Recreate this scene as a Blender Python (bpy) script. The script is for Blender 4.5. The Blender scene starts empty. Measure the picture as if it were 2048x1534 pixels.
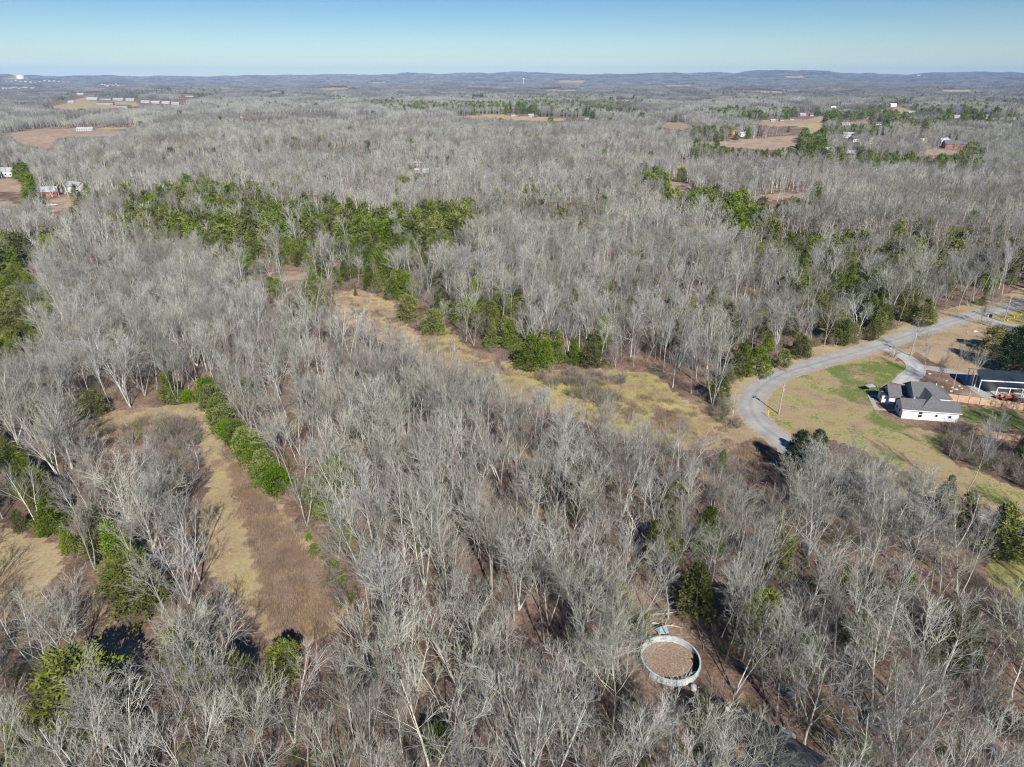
import bpy, bmesh, math, random
import numpy as np
from mathutils import Vector, Matrix, Euler
R = math.radians
rng = np.random.default_rng(7)
random.seed(7)
scene = bpy.context.scene
C = scene.collection

# ------------------------------------------------------------------ camera
PITCH = R(24.2); FPX = 1365.0; CAMH = 75.0
cam_d = bpy.data.cameras.new("camera"); cam = bpy.data.objects.new("camera", cam_d); C.objects.link(cam)
cam.location = (0, 0, CAMH); cam.rotation_euler = (R(90) - PITCH, 0, 0)
cam_d.sensor_width = 36; cam_d.lens = 36 * FPX / 2048
cam_d.clip_start = 1; cam_d.clip_end = 60000
scene.camera = cam

# ------------------------------------------------------------------ light
SUN_EL = R(36); SHADOW_AZ = R(-16)          # shadows fall away from the camera, a little to the left
world = bpy.data.worlds.new("World"); scene.world = world; world.use_nodes = True
wn = world.node_tree.nodes; wl = world.node_tree.links
bg = wn["Background"]; sky = wn.new("ShaderNodeTexSky"); sky.sky_type = 'NISHITA'; sky.sun_disc = False
sky.sun_elevation = SUN_EL; sky.sun_rotation = R(164); sky.altitude = 300
sky.air_density = 0.9; sky.dust_density = 0.0; sky.ozone_density = 3.0
hsv = wn.new('ShaderNodeHueSaturation'); hsv.inputs['Saturation'].default_value = 1.45; hsv.inputs['Hue'].default_value = .51; wl.new(sky.outputs[0], hsv.inputs['Color'])
wl.new(hsv.outputs[0], bg.inputs[0]); bg.inputs[1].default_value = 0.058
sun_d = bpy.data.lights.new("sun", 'SUN'); sun_d.energy = 5.0; sun_d.angle = R(0.5); sun_d.color = (1.0, 0.955, 0.89)
sun = bpy.data.objects.new("sun", sun_d); C.objects.link(sun)
ld = Vector((math.sin(SHADOW_AZ) * math.cos(SUN_EL), math.cos(SHADOW_AZ) * math.cos(SUN_EL), -math.sin(SUN_EL)))
sun.rotation_euler = ld.to_track_quat('-Z', 'Y').to_euler()
scene.view_settings.view_transform = 'Standard'; scene.view_settings.look = 'None'
scene.view_settings.exposure = 0.5; scene.view_settings.gamma = 1.0
scene.render.engine = 'CYCLES'
cy = scene.cycles
cy.max_bounces = 4; cy.diffuse_bounces = 2; cy.glossy_bounces = 2; cy.transmission_bounces = 2
cy.transparent_max_bounces = 4; cy.volume_bounces = 0; cy.use_denoising = True; cy.denoiser = 'OPENIMAGEDENOISE'; cy.denoising_input_passes = 'RGB_ALBEDO_NORMAL'; cy.denoising_prefilter = 'NONE'; cy.pixel_filter_type = 'BLACKMAN_HARRIS'; cy.filter_width = 1.15
cy.volume_step_rate = 10

# ------------------------------------------------------------------ helpers
def tag(o, label=None, cat=None, group=None, kind=None):
    if label: o['label'] = label
    if cat: o['category'] = cat
    if group: o['group'] = group
    if kind: o['kind'] = kind
    return o

def thing(name, label, cat, loc=(0, 0, 0), rz=0, group=None):
    o = bpy.data.objects.new(name, None); C.objects.link(o)
    o.location = loc; o.rotation_euler = (0, 0, rz); o.empty_display_size = 0.5
    return tag(o, label, cat, group)

def np_mesh(name, V, quads=None, tris=None, mats=(), midx=None, smooth=False):
    me = bpy.data.meshes.new(name)
    V = np.asarray(V, np.float32).reshape(-1, 3)
    q = np.asarray(quads if quads is not None else [], np.int32).reshape(-1, 4)
    t = np.asarray(tris if tris is not None else [], np.int32).reshape(-1, 3)
    me.vertices.add(len(V)); me.vertices.foreach_set('co', V.ravel())
    me.loops.add(q.size + t.size); me.loops.foreach_set('vertex_index', np.concatenate([q.ravel(), t.ravel()]))
    n = len(q) + len(t); me.polygons.add(n)
    st = np.concatenate([np.arange(len(q)) * 4, q.size + np.arange(len(t)) * 3]).astype(np.int32)
    me.polygons.foreach_set('loop_start', st)
    me.polygons.foreach_set('loop_total', np.concatenate([np.full(len(q), 4), np.full(len(t), 3)]).astype(np.int32))
    for m in mats: me.materials.append(m)
    if midx is not None: me.polygons.foreach_set('material_index', np.asarray(midx, np.int32))
    me.polygons.foreach_set('use_smooth', np.full(n, bool(smooth)))
    me.update(calc_edges=True)
    return me

def link(name, me, parent=None, loc=None):
    o = bpy.data.objects.new(name, me); C.objects.link(o)
    if parent: o.parent = parent
    if loc is not None: o.location = loc
    return o

def pymesh(name, verts, faces, mat, parent=None):
    me = bpy.data.meshes.new(name); me.from_pydata([tuple(v) for v in verts], [], faces)
    me.materials.append(mat); me.update()
    return link(name, me, parent)

class MB:
    """collects simple solids into one mesh"""
    def __init__(s): s.v = []; s.f = []
    def box(s, x0, x1, y0, y1, z0, z1):
        b = len(s.v)
        s.v += [(x0,y0,z0),(x1,y0,z0),(x1,y1,z0),(x0,y1,z0),(x0,y0,z1),(x1,y0,z1),(x1,y1,z1),(x0,y1,z1)]
        s.f += [(b,b+3,b+2,b+1),(b+4,b+5,b+6,b+7),(b,b+1,b+5,b+4),(b+1,b+2,b+6,b+5),(b+2,b+3,b+7,b+6),(b+3,b,b+4,b+7)]
        return s
    def tube(s, p0, p1, r0, r1=None, n=8):
        r1 = r0 if r1 is None else r1
        p0 = Vector(p0); p1 = Vector(p1); d = (p1 - p0).normalized()
        a = d.orthogonal().normalized(); c = d.cross(a); b = len(s.v)
        for p, r in ((p0, r0), (p1, r1)):
            for i in range(n):
                t = 2 * math.pi * i / n; s.v.append(tuple(p + a * r * math.cos(t) + c * r * math.sin(t)))
        for i in range(n): j = (i + 1) % n; s.f.append((b+i, b+j, b+n+j, b+n+i))
        s.f.append(tuple(b + i for i in reversed(range(n)))); s.f.append(tuple(b + n + i for i in range(n)))
        return s
    def poly(s, pts, faces):
        b = len(s.v); s.v += [tuple(p) for p in pts]; s.f += [tuple(b + i for i in f) for f in faces]; return s
    def slab(s, quad, th):
        """quad (4 points) thickened straight down by th"""
        q = [Vector(p) for p in quad]; l = [p - Vector((0, 0, th)) for p in q]
        n = len(q)
        return s.poly(q + l, [tuple(range(n)), tuple(reversed(range(n, 2*n)))] + [(i, n+i, n+(i+1) % n, (i+1) % n) for i in range(n)])
    def build(s, name, mat, parent=None, bevel=0):
        me = bpy.data.meshes.new(name); me.from_pydata(s.v, [], s.f); me.materials.append(mat)
        bm = bmesh.new(); bm.from_mesh(me); bmesh.ops.recalc_face_normals(bm, faces=bm.faces[:])
        if bevel: bmesh.ops.bevel(bm, geom=bm.edges[:], offset=bevel, segments=2, affect='EDGES', clamp_overlap=True)
        bm.to_mesh(me); bm.free(); me.update()
        return link(name, me, parent)

# ------------------------------------------------------------------ projection and terrain
cp, sp = math.cos(PITCH), math.sin(PITCH)
def proj(x, y, z):
    zz = z - CAMH; f = y * cp - zz * sp; d = -(y * sp + zz * cp)
    f2 = np.where(f > 1, f, 1)
    return 1024 + FPX * x / f2, 767 + FPX * d / f2, f

def sins(x, y, wlen, seed, n=6):
    r = np.random.default_rng(seed); out = 0
    for i in range(n):
        a = r.uniform(0, 2*np.pi); k = 2*np.pi / (wlen * r.uniform(.6, 1.5)); p = r.uniform(0, 6.28)
        out = out + np.sin(k * (x*np.cos(a) + y*np.sin(a)) + p)
    return out / n * 1.6
def ramp(v, a, b):
    t = np.clip((v - a) / (b - a), 0, 1); return t*t*(3 - 2*t)
def H(x, y):
    r = np.sqrt(x*x + y*y)
    m = ramp(r, 300, 800)
    h = m * (8*sins(x, y, 620, 1) + 4*sins(x, y, 240, 2)) + ramp(r, 900, 2600) * 10*sins(x, y, 1500, 3)
    h = h + ramp(r, 2500, 6000) * 9*sins(x, y, 2600, 4)
    g = np.clip(.5 + .42*sins(x, y, 2600, 5) + .28*sins(x, y, 1100, 6), 0.02, 1.1)
    side = 0.62 + .38*ramp(x / np.maximum(r, 1), -.45, .1)
    h = h + ramp(r, 7400, 9800) * (44 + 78*g) * side
    h = h + 0.25*sins(x, y, 28, 8) * (1 - m) * 0
    return h
def G(px, py, z=0.0):
    """the point on the ground (or at height z above flat ground) seen at a place in the photo"""
    dx = (px - 1024) / FPX; dy = (py - 767) / FPX
    y = cp - dy*sp; zz = -sp - dy*cp
    if zz < 0:
        t = (z - CAMH) / zz
        if t * math.hypot(y, dx) < 300: return Vector((dx*t, y*t, z))
    t = 200*1.0012**np.arange(4200); X, Y, Z = dx*t, y*t, CAMH + zz*t
    hit = Z <= H(X, Y) + z; i = int(np.argmax(hit)) if hit.any() else 3600; X, Y = float(X[i]), float(Y[i])
    return Vector((X, Y, float(H(np.float64(X), np.float64(Y))) + z))

def inpoly(px, py, P):
    res = np.zeros(np.shape(px), bool); n = len(P); j = n - 1
    for i in range(n):
        xi, yi = P[i]; xj, yj = P[j]
        if yi != yj:
            c = ((yi > py) != (yj > py)) & (px < (xj - xi) * (py - yi) / (yj - yi) + xi); res ^= c
        j = i
    return res

# regions, outlined on the ground as the photo shows them
FIELD = [(150,840),(235,822),(405,803),(425,845),(470,895),(520,955),(560,1010),(600,1065),(632,1105),(680,1155),(705,1205),(680,1250),(600,1300),(540,1290),(505,1235),(440,1180),(405,1110),(400,1010),(425,950),(390,890),(300,862),(205,880),(150,870)]
BRUSHSTRIP = [(440,880),(480,910),(530,975),(585,1060),(650,1130),(690,1180),(700,1215),(640,1270),(560,1290),(520,1230),(510,1150),(480,1040),(450,940)]
BRUSHTOP = [(290,845),(395,838),(405,880),(380,905),(300,880),(200,872)]
MOWN = [(414,850),(440,885),(452,945),(480,1040),(508,1130),(515,1185),(490,1190),(455,1130),(440,1040),(425,950)]
LTAN = [(-40,1035),(60,1072),(112,1090),(125,1130),(95,1170),(62,1230),(-40,1262)]
LLEAF = [(165,1160),(215,1190),(262,1250),(312,1290),(332,1350),(300,1400),(240,1390),(200,1320),(170,1240)]
MEADOW = [(665,590),(715,578),(785,602),(800,640),(840,668),(900,655),(925,690),(990,715),(1060,742),(1190,736),(1310,746),(1345,780),(1410,828),(1470,852),(1485,890),(1450,905),(1370,897),(1300,885),(1219,862),(1133,835),(1067,813),(985,782),(937,752),(840,722),(760,680),(680,640)]
MYEL = [(840,672),(900,660),(985,720),(1060,742),(1190,738),(1310,748),(1345,780),(1400,830),(1400,880),(1330,885),(1219,858),(1133,830),(1067,808),(985,775),(937,745),(845,700)]
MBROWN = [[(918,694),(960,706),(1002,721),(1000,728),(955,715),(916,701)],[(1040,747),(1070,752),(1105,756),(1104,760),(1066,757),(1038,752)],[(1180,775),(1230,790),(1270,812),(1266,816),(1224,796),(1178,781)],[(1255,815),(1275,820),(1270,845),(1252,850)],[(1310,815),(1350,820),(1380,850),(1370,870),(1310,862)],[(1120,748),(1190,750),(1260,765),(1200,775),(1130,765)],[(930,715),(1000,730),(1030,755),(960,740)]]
SANDY = [(665,590),(715,578),(785,602),(800,640),(840,668),(840,690),(760,655),(680,640)]
DIRTROAD = [(1440,890),(1530,878),(1565,920),(1550,955),(1490,930)]
LAWN = [(1520,800),(1570,762),(1640,737),(1760,706),(1822,735),(1800,755),(1775,768),(1752,790),(1760,830),(1800,850),(1868,862),(1880,890),(1902,925),(1965,948),(2100,1000),(2100,1060),(2000,1020),(1930,985),(1840,960),(1780,930),(1720,900),(1650,872),(1590,875),(1540,850)]
GREEN = [(1655,735),(1700,728),(1765,722),(1812,732),(1795,758),(1765,770),(1755,790),(1745,815),(1690,800),(1680,765),(1660,750)]
GREEN2 = [(1745,815),(1760,832),(1800,848),(1850,855),(1790,862),(1730,840)]
YARD = [(1895,808),(2100,830),(2100,865),(2000,858),(1920,845)]
LAWNB = [(1822,700),(1900,662),(1960,655),(2100,690),(2100,705),(1960,700),(1955,760),(1900,742),(1850,712)]
LAWNC = [(1975,638),(2100,600),(2100,690),(2040,668)]
HOUSEP = [(1745,745),(1925,750),(1925,850),(1800,852),(1740,800)]
CARP = [(1950,735),(2100,735),(2100,832),(1890,810),(1890,785),(1950,785)]
POOLP = [(1275,1265),(1400,1265),(1415,1375),(1275,1375)]
COTP = [(1400,1420),(1470,1412),(1590,1500),(1590,1540),(1400,1540)]
ROADEND = [(1500,850),(1590,905),(1545,930),(1480,870)]
PASTURE = [(1960,1130),(2010,1105),(2100,1120),(2100,1210),(2040,1200),(1990,1170)]
FAR = {
 'sand': [[(15,266),(90,257),(180,256),(285,264),(230,272),(120,276),(100,300),(30,286)], [(1395,288),(1480,279),(1602,270),(1600,297),(1540,300),(1440,294)],
          [(1830,300),(1880,298),(1935,304),(1905,312),(1850,309)], [(1480,396),(1560,386),(1645,389),(1610,398),(1520,403)], [(1345,323),(1378,328),(1372,341),(1355,336)],
          [(1322,366),(1345,362),(1395,372),(1375,384),(1340,376)], [(-40,362),(30,356),(48,364),(42,386),(-40,380)], [(-40,405),(20,402),(40,412),(-40,418)], [(95,398),(150,392),(150,412),(90,428)],
          [(512,550),(560,541),(640,546),(650,556),(560,562)], [(1690,244),(1742,243),(1750,251),(1700,251)], [(1320,246),(1375,244),(1380,262),(1330,256)], [(1640,240),(1590,238),(1540,242),(1500,246),(1560,250)]],
 'straw': [[(540,183),(566,182),(572,185),(545,187)], [(640,176),(690,175),(700,178),(650,180)], [(740,164),(770,163),(775,166),(745,167)], [(1090,180),(1150,179),(1155,182),(1100,184)], [(1330,170),(1380,169),(1385,172),(1335,173)],
           [(1000,214),(1030,213),(1035,217),(1005,218)], [(1500,183),(1560,182),(1565,186),(1510,187)], [(1880,180),(1940,179),(1945,183),(1890,184)], [(300,178),(330,177),(335,180),(305,181)], [(940,196),(975,195),(980,198),(945,199)], [(1225,200),(1262,199),(1266,203),(1230,204)], [(1470,244),(1560,238),(1610,240),(1640,232),(1655,236),(1640,262),(1618,270),(1612,254),(1540,252)], [(1738,222),(1800,215),(1840,223),(1800,230)], [(900,234),(985,228),(1160,240),(1100,243),(960,238)],
           [(98,216),(150,200),(192,188),(176,202),(270,203),(278,212),(160,221)], [(1800,252),(1900,252),(1990,258),(1820,256)], [(1960,236),(2048,234),(2100,240),(1990,240)], [(1240,228),(1290,227),(1280,232)],
           [(190,256),(250,254),(262,258),(200,260)], [(1115,160),(1170,161),(1165,166),(1120,165)], [(1570,152),(1610,151),(1600,157),(1575,156)], [(5,158),(35,150),(60,158),(30,160)]],
}
# buildings of the middle and far distance: place in photo, width, depth, wall height, turn, wall, roof, label
FARB = [
 (8,352,22,9,4,-4,'white','tin','long white metal building cut by the left edge above the tan yard'),
 (92,391,15,9,3,20,'brick','tin','red brick house with a pale roof at the far left'),
 (155,384,12,8,4.5,-20,'white','tin','white two-storey house right of the red brick house'),
 (166,395,9,5,2.6,10,'white','white','low white shed in front of the white two-storey house'),
 (501,374,13,8,3,-15,'ylwall','tin','yellow walled house with grey roof among the cedars'),
 (172,262,26,9,3.4,2,'grey','tin','long open barn with a pale tin roof on the reddish field'),
 (484,236,9,8,7,0,'white','white','steep white gabled building alone in the far left forest'),
 (844,345,12,4,2.2,-3,'dull','tin','low white mobile home in the middle of the grey forest'),
 (876,346,6,5,3,25,'dull','white','small white house right of the white mobile home'),
 (838,330,10,4,2,-3,'dull','tin','pale mobile home behind the white one in the middle forest'),
 (1785,214,34,16,10,5,'white','white','big white mansion on its own field at the far right'),
 (1666,217,26,12,6,0,'white','white','long white house left of the big white mansion'),
 (1820,228,24,12,6,10,'white','tin','white house with several gables below the big white mansion'),
 (1605,231,26,11,5,-6,'white','tin','pale long house above the yellow field'),
 (1622,232,16,11,5,10,'white','white','white house at the top of the yellow field'),
 (1466,270,7,6,4.5,0,'orange','brick','small orange red barn on the far orange field'),
 (1488,274,10,7,4,-8,'white','tin','white shed beside the small orange red barn'),
 (1657,307,9,8,4,10,'white','white','small white house among dark evergreens right of the orange field'),
 (1908,296,26,14,5,-10,'brick','shingle','large brick house with dark roof above the reddish yard'),
 (1884,289,14,10,5,15,'white','tin','pale roofed house left of the large brick house'),
 (1843,289,9,8,5,0,'cream','cream','cream gable house left end of the reddish yard'),
 (1698,275,16,9,4,-15,'cream','tin','cream house amid bare trees left of centre of the far right'),
 (1710,283,15,9,4,20,'cream','shingle','cream house with dark gable just below another cream house'),
 (1752,287,20,10,4,-5,'cream','tin','long cream house between two dark tree clumps'),
 (1700,306,18,11,4,-12,'grey','shingle','house with a black roof at the foot of the far right clearing'),
 (1690,250,24,10,4,0,'grey','tin','grey roofed house at the small tan far field'),
 (1757,250,22,12,4,-8,'grey','shingle','grey house left of the dark evergreen belt'),
 (1912,236,22,12,5,0,'white','tin','white house near the far right straw strip'),
 (1975,235,16,9,5,0,'white','white','tiny white house at the far right straw strip'),
 (1545,243,16,9,4,0,'white','tin','tiny white house, left of three above the orange field'),
 (1562,242,16,9,4,12,'cream','tin','tiny cream house, middle of three above the orange field'),
 (1583,240,14,9,4,-10,'white','tin','tiny white house, right of three above the orange field'),
 (1735,238,14,10,5,0,'white','shingle','tiny pale house left of the small tan far field end'),
 (1062,233,20,12,5,0,'white','tin','tiny white house in the middle far straw strip'),
 (1025,232,18,10,5,15,'cream','tin','tiny cream house left in the middle far straw strip'),
 (1172,239,22,12,5,0,'cream','tin','tiny cream house at the right of the middle far straw strip'),
 (186,200,70,24,7,2,'white','white','long white shed, leftmost at the top of the far left development'),
 (212,200,80,24,7,2,'white','white','long white shed, second along the top of the far left development'),
 (238,201,70,24,7,2,'white','white','long white shed, third along the top of the far left development'),
 (262,202,50,24,7,2,'white','white','white shed, rightmost along the top of the far left development'),
 (212,209,90,20,6,0,'cream','white','pale flat building in the middle of the far left development'),
 (248,215,80,20,6,-3,'cream','white','pale building along the lower edge of the far left development'),
 (292,206,50,20,6,3,'white','white','white building, first right of the far left development'),
 (312,207,50,20,6,3,'white','white','white building, second right of the far left development'),
 (333,208,45,20,6,3,'white','white','white building, third right of the far left development'),
 (352,209,45,20,6,3,'cream','white','pale building, fourth right of the far left development'),
 (144,206,40,20,6,-10,'white','white','white building beside the pale slope left of the development'),
 (162,190,60,26,8,0,'white','white','white hall beyond the far left development'),
 (380,194,60,26,8,0,'white','tin','tiny white building alone right beyond the development'),
 (1836,153,90,50,18,0,'white','white','tiny white building on the far right ridge'),
]
_r = random.Random(5)
_ords = ['first','second','third','fourth','fifth','sixth','seventh','eighth','ninth','tenth','eleventh','twelfth','thirteenth','fourteenth']
for _i in range(14): FARB.append((2 + _i*5.2, 177 + _r.uniform(-1.2, 1.2), 26, 18, 8, _r.uniform(-20, 20), _r.choice(['white', 'cream', 'brick']), _r.choice(['white', 'tin']), 'tiny pale house, %s from the left in the lower row of the far left town' % _ords[_i]))
for _i in range(14): FARB.append((14 + _i*9.5, 164 + _r.uniform(-1.5, 1.5), 44, 26, 12, _r.uniform(-20, 20), _r.choice(['white', 'cream']), _r.choice(['white', 'tin']), 'tiny pale building, %s from the left in the upper row of the far left town' % _ords[_i]))
for _i in range(7): FARB.append((205 + _i*5.5, 171 + _r.uniform(-2, 2), 40, 24, 10, _r.uniform(-20, 20), _r.choice(['white', 'cream']), 'white', 'tiny pale building, %s from the left of the cluster right of the far left town' % _ords[_i]))
FARCLEAR = [[(a - 620*w/max(75*1365/max(b - 153, 3), 1)*1.0, b - 5), (a + 620*w/max(75*1365/max(b - 153, 3), 1)*1.0, b - 5), (a + 620*w/max(75*1365/max(b - 153, 3), 1)*1.0, b + 3), (a - 620*w/max(75*1365/max(b - 153, 3), 1)*1.0, b + 3)] for a, b, w, *_ in FARB[:50]]
FARCLEAR += [[(-30,173),(78,172),(78,180),(-30,181)], [(5,160),(145,160),(145,168),(5,168)], [(200,167),(245,167),(245,175),(200,175)], [(285,201),(362,204),(362,211),(285,210)], [(175,194),(272,196),(272,218),(175,218)]]

FARALL = [p for k in FAR.values() for p in k] + FARCLEAR
CLEAR = [FIELD, LTAN, LLEAF, MEADOW, DIRTROAD, LAWN, YARD, LAWNB, LAWNC, HOUSEP, CARP, POOLP, ROADEND, PASTURE] + FARALL

def smooth_path(pts, n=8):
    out = []; P = [pts[0]] + list(pts) + [pts[-1]]
    for i in range(1, len(P) - 2):
        a, b, c, d = [Vector(p) for p in P[i-1:i+3]]
        for k in range(n):
            t = k / n
            out.append(0.5*((2*b) + (c - a)*t + (2*a - 5*b + 4*c - d)*t*t + (3*b - a - 3*c + d)*t**3))
    out.append(Vector(P[-2])); return out
ROADPX = [(2300,500),(2180,550),(2048,606),(1950,630),(1850,660),(1760,690),(1700,708),(1620,730),(1560,750),(1522,775),(1503,800),(1505,825),(1525,852),(1560,878),(1606,918),(1690,962),(1800,1003),(1920,1030),(2048,1056),(2200,1085)]
road_c = smooth_path([G(*p) for p in ROADPX], 10)
road_np = np.array([(p.x, p.y) for p in road_c])
def dist_path(x, y, P):
    best = np.full(np.shape(x), 1e9)
    for i in range(len(P) - 1):
        a = P[i]; b = P[i+1]; d = b - a; L = max(d @ d, 1e-9)
        t = np.clip(((x - a[0])*d[0] + (y - a[1])*d[1]) / L, 0, 1)
        best = np.minimum(best, np.hypot(x - a[0] - t*d[0], y - a[1] - t*d[1]))
    return best
LANE1 = smooth_path([G(*p) for p in [(1775,697),(1800,708),(1826,726),(1831,742),(1815,758),(1806,770)]], 8)
LANE2 = smooth_path([G(*p) for p in [(1838,733),(1870,738),(1905,744),(1935,757),(1950,772),(1975,790),(2000,800)]], 8)
LANE3 = smooth_path([G(*p) for p in [(1960,636),(2000,648),(2048,662),(2150,690)]], 8)
lanes_np = [np.array([(p.x, p.y) for p in L]) for L in (LANE1, LANE2, LANE3)]

# ------------------------------------------------------------------ materials
def mat(name, col=(.5, .5, .5), rough=.8, **k):
    m = bpy.data.materials.new(name); m.use_nodes = True
    b = m.node_tree.nodes['Principled BSDF']; b.inputs['Base Color'].default_value = (*col, 1)
    b.inputs['Roughness'].default_value = rough; b.inputs['Specular IOR Level'].default_value = k.get('spec', .25)
    if 'metal' in k: b.inputs['Metallic'].default_value = k['metal']
    return m
def nodes(m): return m.node_tree.nodes, m.node_tree.links, m.node_tree.nodes['Principled BSDF']
def varied(name, c1, c2, scale=1.0, rough=.85, detail=4, rnd=0.0, bump=0, **k):
    """two colours mixed by world-scale noise, plus a brightness change from object to object"""
    m = mat(name, c1, rough, **k); n, l, b = nodes(m)
    tc = n.new('ShaderNodeTexCoord'); no = n.new('ShaderNodeTexNoise'); no.inputs['Scale'].default_value = scale; no.inputs['Detail'].default_value = detail
    l.new(tc.outputs['Object'], no.inputs['Vector'])
    rp = n.new('ShaderNodeValToRGB'); rp.color_ramp.elements[0].position = .35; rp.color_ramp.elements[1].position = .65
    rp.color_ramp.elements[0].color = (*c1, 1); rp.color_ramp.elements[1].color = (*c2, 1); l.new(no.outputs[0], rp.inputs[0])
    src = rp.outputs[0]
    if rnd:
        oi = n.new('ShaderNodeObjectInfo'); mr = n.new('ShaderNodeMapRange'); mr.inputs['To Min'].default_value = 1 - rnd; mr.inputs['To Max'].default_value = 1 + rnd
        l.new(oi.outputs['Random'], mr.inputs[0])
        hs = n.new('ShaderNodeHueSaturation'); l.new(src, hs.inputs['Color']); l.new(mr.outputs[0], hs.inputs['Value'])
        m2 = n.new('ShaderNodeMath'); m2.operation = 'MULTIPLY'; m2.inputs[1].default_value = 7.31; l.new(oi.outputs['Random'], m2.inputs[0])
        fr = n.new('ShaderNodeMath'); fr.operation = 'FRACT'; l.new(m2.outputs[0], fr.inputs[0])
        mr2 = n.new('ShaderNodeMapRange'); mr2.inputs['To Min'].default_value = k.get('h0', .49); mr2.inputs['To Max'].default_value = k.get('h1', .51); l.new(fr.outputs[0], mr2.inputs[0]); l.new(mr2.outputs[0], hs.inputs['Hue'])
        mr3 = n.new('ShaderNodeMapRange'); mr3.inputs['To Min'].default_value = k.get('s0', .8); mr3.inputs['To Max'].default_value = k.get('s1', 1.2)
        l.new(fr.outputs[0], mr3.inputs[0]); l.new(mr3.outputs[0], hs.inputs['Saturation'])
        src = hs.outputs[0]
    l.new(src, b.inputs['Base Color'])
    if bump:
        bn = n.new('ShaderNodeBump'); bn.inputs['Strength'].default_value = bump; l.new(no.outputs[0], bn.inputs['Height']); l.new(bn.outputs[0], b.inputs['Normal'])
    return m

M = {}
M['bark'] = varied('grey_bark', (.36, .35, .305), (.50, .49, .44), 1.2, .9, rnd=.34, h0=.475, h1=.525, s0=.4, s1=1.4)
M['twig'] = varied('grey_twigs', (.255, .25, .205), (.375, .37, .32), .5, .9, rnd=.34, h0=.47, h1=.525, s0=.4, s1=1.4)
M['bark2'] = varied('brown_bark', (.26, .235, .205), (.38, .35, .31), 1.2, .9, rnd=.3, h0=.48, h1=.52, s0=.6, s1=1.3)
M['twig2'] = varied('brown_twigs', (.175, .158, .128), (.262, .242, .205), .5, .9, rnd=.3, h0=.47, h1=.52, s0=.5, s1=1.4)
M['fartwig'] = varied('far_canopy', (.15, .14, .12), (.24, .225, .20), .03, .9, rnd=.3)
M['brush'] = varied('brown_brush', (.19, .155, .13), (.30, .25, .215), .8, .9, rnd=.25)
M['weed'] = varied('dry_weeds', (.25, .175, .12), (.35, .25, .17), .8, .9, rnd=.2)
M['straw'] = varied('straw_tufts', (.40, .30, .15), (.47, .38, .2), .8, .9, rnd=.2)
M['cedar'] = varied('cedar_foliage', (.080, .110, .016), (.168, .198, .034), .9, .7, rnd=.4, h0=.465, h1=.52)
M['hedge'] = varied('bright_foliage', (.072, .118, .015), (.150, .20, .034), .8, .6, rnd=.3, h0=.47, h1=.515)
M['pine'] = varied('dark_foliage', (.020, .042, .018), (.045, .08, .028), 1.2, .6, rnd=.2)
M['farever'] = varied('far_evergreen', (.030, .055, .018), (.05, .08, .028), .5, .8, rnd=.3)
M['cedarbark'] = mat('cedar_bark', (.16, .11, .08), .9)
M['asphalt'] = varied('asphalt', (.31, .298, .28), (.40, .385, .36), .22, .9, detail=8, bump=.05)
M['concrete'] = varied('concrete', (.42, .41, .39), (.5, .485, .455), .5, .85)
M['gravel'] = varied('gravel', (.32, .31, .30), (.45, .43, .41), 2.5, .95, bump=.3)
M['shoulder'] = varied('gravel_verge', (.30, .25, .18), (.42, .36, .28), 1.5, .95)
M['shingle'] = varied('grey_shingle', (.105, .105, .11), (.15, .15, .155), 3, .9, bump=.2)
M['darkroof_and_shade'] = varied('dark_metal_roof_and_shade', (.02, .028, .04), (.03, .04, .055), .5, .5)
M['white'] = varied('white_siding', (.62, .63, .64), (.72, .72, .72), .6, .6)
M['whitetrim'] = mat('white_trim', (.8, .8, .8), .5)
M['glass'] = mat('window_glass', (.03, .04, .05), .1, spec=.6)
M['wood'] = varied('new_wood', (.50, .32, .19), (.62, .43, .28), 1.3, .8)
M['wood2'] = varied('orange_wood', (.55, .30, .09), (.62, .38, .14), 1.3, .8)
M['pole'] = varied('weathered_pole', (.32, .28, .23), (.42, .38, .32), 2, .9)
M['darkwood'] = mat('dark_rail_wood', (.03, .025, .02), .9)
M['black'] = mat('black_rubber', (.015, .015, .015), .7)
M['red'] = varied('faded_red_paint', (.28, .05, .045), (.36, .09, .08), 3, .6)
M['orange'] = mat('orange_plastic', (.7, .22, .07), .5)
M['yellow'] = mat('yellow_paint', (.75, .5, .03), .5)
M['silver'] = mat('silver_paint', (.45, .48, .5), .3, metal=.4)
M['poolwall'] = varied('pale_pool_wall', (.38, .42, .43), (.54, .58, .58), 1.5, .6)
M['liner_and_shadow_black'] = mat('liner_and_shadow_black', (.02, .022, .022), .7)
M['brick'] = varied('red_brick', (.26, .10, .08), (.34, .15, .12), 2, .9)
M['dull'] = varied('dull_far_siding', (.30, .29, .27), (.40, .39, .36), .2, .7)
M['tin'] = varied('pale_tin_roof', (.34, .36, .37), (.46, .48, .49), .3, .45)
M['cream'] = varied('cream_siding', (.62, .58, .46), (.68, .64, .52), .5, .7)
M['ylwall'] = mat('yellow_siding', (.6, .48, .10), .7)
M['tarp'] = mat('pale_green_tarp', (.30, .40, .12), .6)
M['grey'] = mat('grey_metal', (.4, .41, .42), .4)
M['log'] = varied('bleached_log', (.42, .36, .28), (.52, .46, .38), 2, .9)
M['stone'] = varied('pale_stone', (.45, .42, .38), (.58, .55, .5), 3, .9)

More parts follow.
